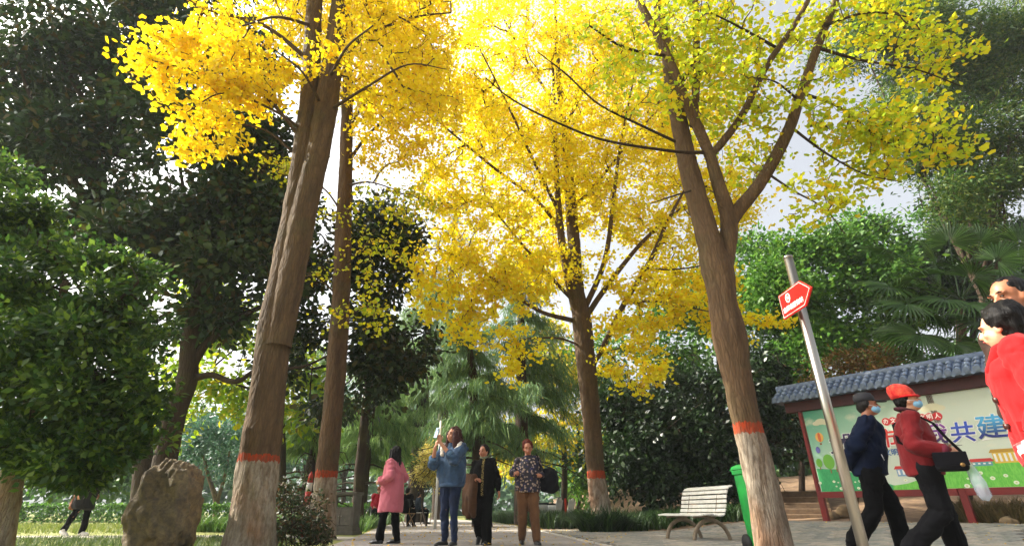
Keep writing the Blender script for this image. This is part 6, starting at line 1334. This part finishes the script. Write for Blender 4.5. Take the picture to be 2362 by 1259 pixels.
for z in (1.10, .95): mb = MB(); mb.tube([(.09, -.150, z), (.1, -.178, z)], .017, 16); f.part('button', mb, plain('button_brown', '#3a1810', None, rough=.35), ct)
mb = MB(); mb.box((.252, -.05, .93), (.014, .16, .055), Matrix.Rotation(R(-5), 3, 'Y')); bevel(f.part('pocket_flap', mb, redc, ct, False), .005)
bpy.context.view_layer.update(); pk = empty('package', f.e.matrix_world @ V3((.26, -.085, .77)), rz=R(-132), label='red and white packet held in the hand of the red-coat woman', cat='packet')
t = NT('packet_print'); v = t.coords(); wv_ = t.n('TexWave'); wv_.inputs['Scale'].default_value = 9; wv_.inputs['Distortion'].default_value = 9; t.l(v, wv_.inputs['Vector']); t.base(t.mix(t.ramp(wv_.outputs['Fac'], [(.55, 0.0), (.62, 1.0)]), '#c8161a', '#e6ddd6')); t.b.inputs['Roughness'].default_value = .35
mb = MB(); mb.loft([((0, 0, -.09), .02, .07), ((0, 0, -.02), .03, .075), ((0, 0, .05), .025, .06), ((0, 0, .09), .012, .05)], 18, sq=.6); mb.build('wrapper', t.m, pk, True); pk.rotation_euler = (R(28), R(8), R(-132))

f = Fig((3.27, 3.06, 0), R(-80), 1.87, 'man with short dark hair mostly hidden behind the red-coat woman', skin_b, voxel=.009, yaw=R(-6), pitch=R(6)).body()
f.face(hair_black); f.hair(hair_black, 'short', .0, back=.010); f.trousers(dark_t); f.shoes(shoe_m)
f.top('jacket', cloth('dark_brown_jacket', '#2a1c16', '#35241c'), [(.80, .2, .16), (.85, .21, .165), (1.0, .205, .165), (1.15, .205, .165), (1.27, .195, .15), (1.34, .15, .11), (1.40, .075, .072)], (.09, .076, .058))

# --- walker hidden by the leaves at the left
f = Fig(at(168, 1235, 12.2), R(78), 1.62, 'walker in long brown and black coat with white shoes under the leaves', skin_a, voxel=.013, knR=(-.085, .02, .48), anR=(-.09, .20, .13), tipR=30, knL=(.085, -.08, .48), anL=(.09, -.10, .085)).body()
f.face(); f.hair(hair_black, 'short', .005); f.trousers(black_c, .095, .068, .052); f.shoes(plain('white_shoe', '#c8c4ba', '#d8d4cc', 8, .6), None, 1.15, .02)
t = NT('brown_black_coat'); v = t.coords(); sx_ = t.n('SeparateXYZ'); t.l(v, sx_.inputs[0]); t.base(t.mix(t.ramp(t.math('ADD', sx_.outputs[1], t.math('MULTIPLY', t.noise(v, 4, 3), .06)), [(.06, 0.0), (.075, 1.0)]), '#0e0c0c', '#6a3e16')); t.b.inputs['Roughness'].default_value = .85
f.top('coat', t.m, [(.52, .23, .2), (.56, .235, .205), (.8, .22, .19), (1.0, .2, .17), (1.15, .2, .165), (1.28, .19, .14), (1.36, .15, .1), (1.40, .08, .07)], (.085, .075, .06), vox=.014)

# --- seated people far along the path
SIT = dict(pel=(0, 0, .52), neck=(0, -.03, 1.0), head=(0, -.06, 1.14), shL=(.165, -.02, .955), shR=(-.165, -.02, .955), elL=(.22, -.05, .70), elR=(-.22, -.05, .70), wrL=(.15, -.28, .62), wrR=(-.15, -.28, .62), hiL=(.09, -.02, .50), hiR=(-.09, -.02, .50), knL=(.11, -.42, .50), knR=(-.11, -.42, .50), anL=(.11, -.40, .085), anR=(-.11, -.40, .085))
SR = [(.44, .19, .15), (.50, .2, .16), (.62, .195, .16), (.78, .195, .155), (.9, .185, .14), (.97, .15, .1), (1.02, .08, .07)]
def seated(px, Y, face_, label, jacket, trouser, hat=None, hairm=hair_grey, h=1.62):
    f = Fig(at(px, 1200, Y), face_, h, label, skin_a, voxel=.014, group='people sitting by the far path', **SIT).body(); f.face(); f.trousers(trouser, .1, .08, .065, waist=.62, vox=.015); f.shoes(shoe_m); f.top('jacket', jacket, SR, (.08, .068, .05), vox=.014)
    if hat:
        mb = MB(); mb.loft([(V3((0, 0, 0)), .13, .14), (V3((0, 0, .012)), .09, .1), (V3((0, .0, .07)), .085, .095), (V3((0, 0, .1)), .05, .055)], 22); me = mb.mesh('hat'); me.transform(f.H @ Matrix.Translation((0, .015, .045))); f.part('hat', me, hat)
    f.hair(hairm, 'short', .003); return f
seated(869, 19.0, R(15), 'seated person in red jacket and brown hat in a wheelchair', cloth('far_red', '#a0142a', '#c02a3a', scale=20), dark_t, cloth('hat_straw', '#a0604a', '#8a5040'))
seated(934, 19.4, R(160), 'seated person in black jacket on a folding chair, back turned', black_c, dark_t)
seated(961, 23.9, R(120), 'seated person in dark blue jacket on the far white bench', cloth('far_blue', '#1c2836', '#263446'), dark_t)
# wheelchair
wch = empty('wheelchair', at(869, 1200, 19.05), rz=R(15), label='black wheelchair under the person in red', cat='wheelchair'); blk = plain('chair_black', '#141416', None, rough=.5); gm = plain('chair_grey_metal', '#8a8a8c', None, rough=.35, metal=.9)
mb = MB(); mb.box((0, -.1, .40), (.42, .42, .035)); mb.build('seat', blk, wch); mb = MB(); mb.box((0, .17, .64), (.42, .03, .44)); mb.build('backrest', blk, wch)
for s in (-1, 1):
    pts = [(s * .27, .08 + .3 * math.cos(a), .31 + .3 * math.sin(a)) for a in np.linspace(0, 2 * math.pi, 25)]; mb = MB(); mb.tube(pts, .016, 6); w_ = mb.build('wheel', blk, wch, True); mb = MB()
    for a in np.linspace(0, math.pi, 7)[:-1]: mb.tube([(s * .27, .08 - .29 * math.cos(a), .31 - .29 * math.sin(a)), (s * .27, .08 + .29 * math.cos(a), .31 + .29 * math.sin(a))], .004, 4)
    mb.build('spokes', gm, w_); mb = MB(); mb.tube([(s * .22, -.42, .1), (s * .22, -.36, .38), (s * .22, .17, .42), (s * .22, .19, .9), (s * .22, .28, .92)], .012, 6); mb.build('frame', gm, wch, True)
    mb = MB(); mb.tube([(s * .2, -.36, .08), (s * .24, -.36, .08)], .075, 14); mb.build('caster', blk, wch, True)
# folding chair
fch = empty('folding_chair', at(934, 1200, 19.45), rz=R(160), label='wooden folding chair with crossed legs under the person in black', cat='chair'); wood = plain('chair_wood', '#8a6a40', '#a07c4c', 14, .6)
mb = MB(); mb.box((0, -.1, .41), (.44, .4, .03)); mb.build('seat', wood, fch); mb = MB(); mb.box((0, .13, .74), (.44, .02, .26)); mb.build('backrest', blk, fch)
for s in (-.2, .2):
    for a, b in (((s, -.28, .41), (s, .25, .01)), ((s, .12, .87), (s, .1, .42)), ((s, .1, .42), (s, -.33, .01))): mb = MB(); mb.tube([a, b], .014, 6); mb.build('leg', wood, fch, True)
# ------------------------------------------------------------------ haze in the air between the trees
HAZE = 0.0007
if HAZE:
    mb = MB(); mb.box((0, 40, 20), (1300, 1300, 45)); m = bpy.data.materials.new('haze_air'); m.use_nodes = True; nt = m.node_tree; nt.nodes.clear()
    out = nt.nodes.new('ShaderNodeOutputMaterial'); pv = nt.nodes.new('ShaderNodeVolumePrincipled'); pv.inputs['Color'].default_value = (.86, .93, .95, 1); pv.inputs['Density'].default_value = HAZE; pv.inputs['Anisotropy'].default_value = .0
    nt.links.new(pv.outputs[0], out.inputs['Volume']); tag(mb.build('haze', m, None), kind='stuff')
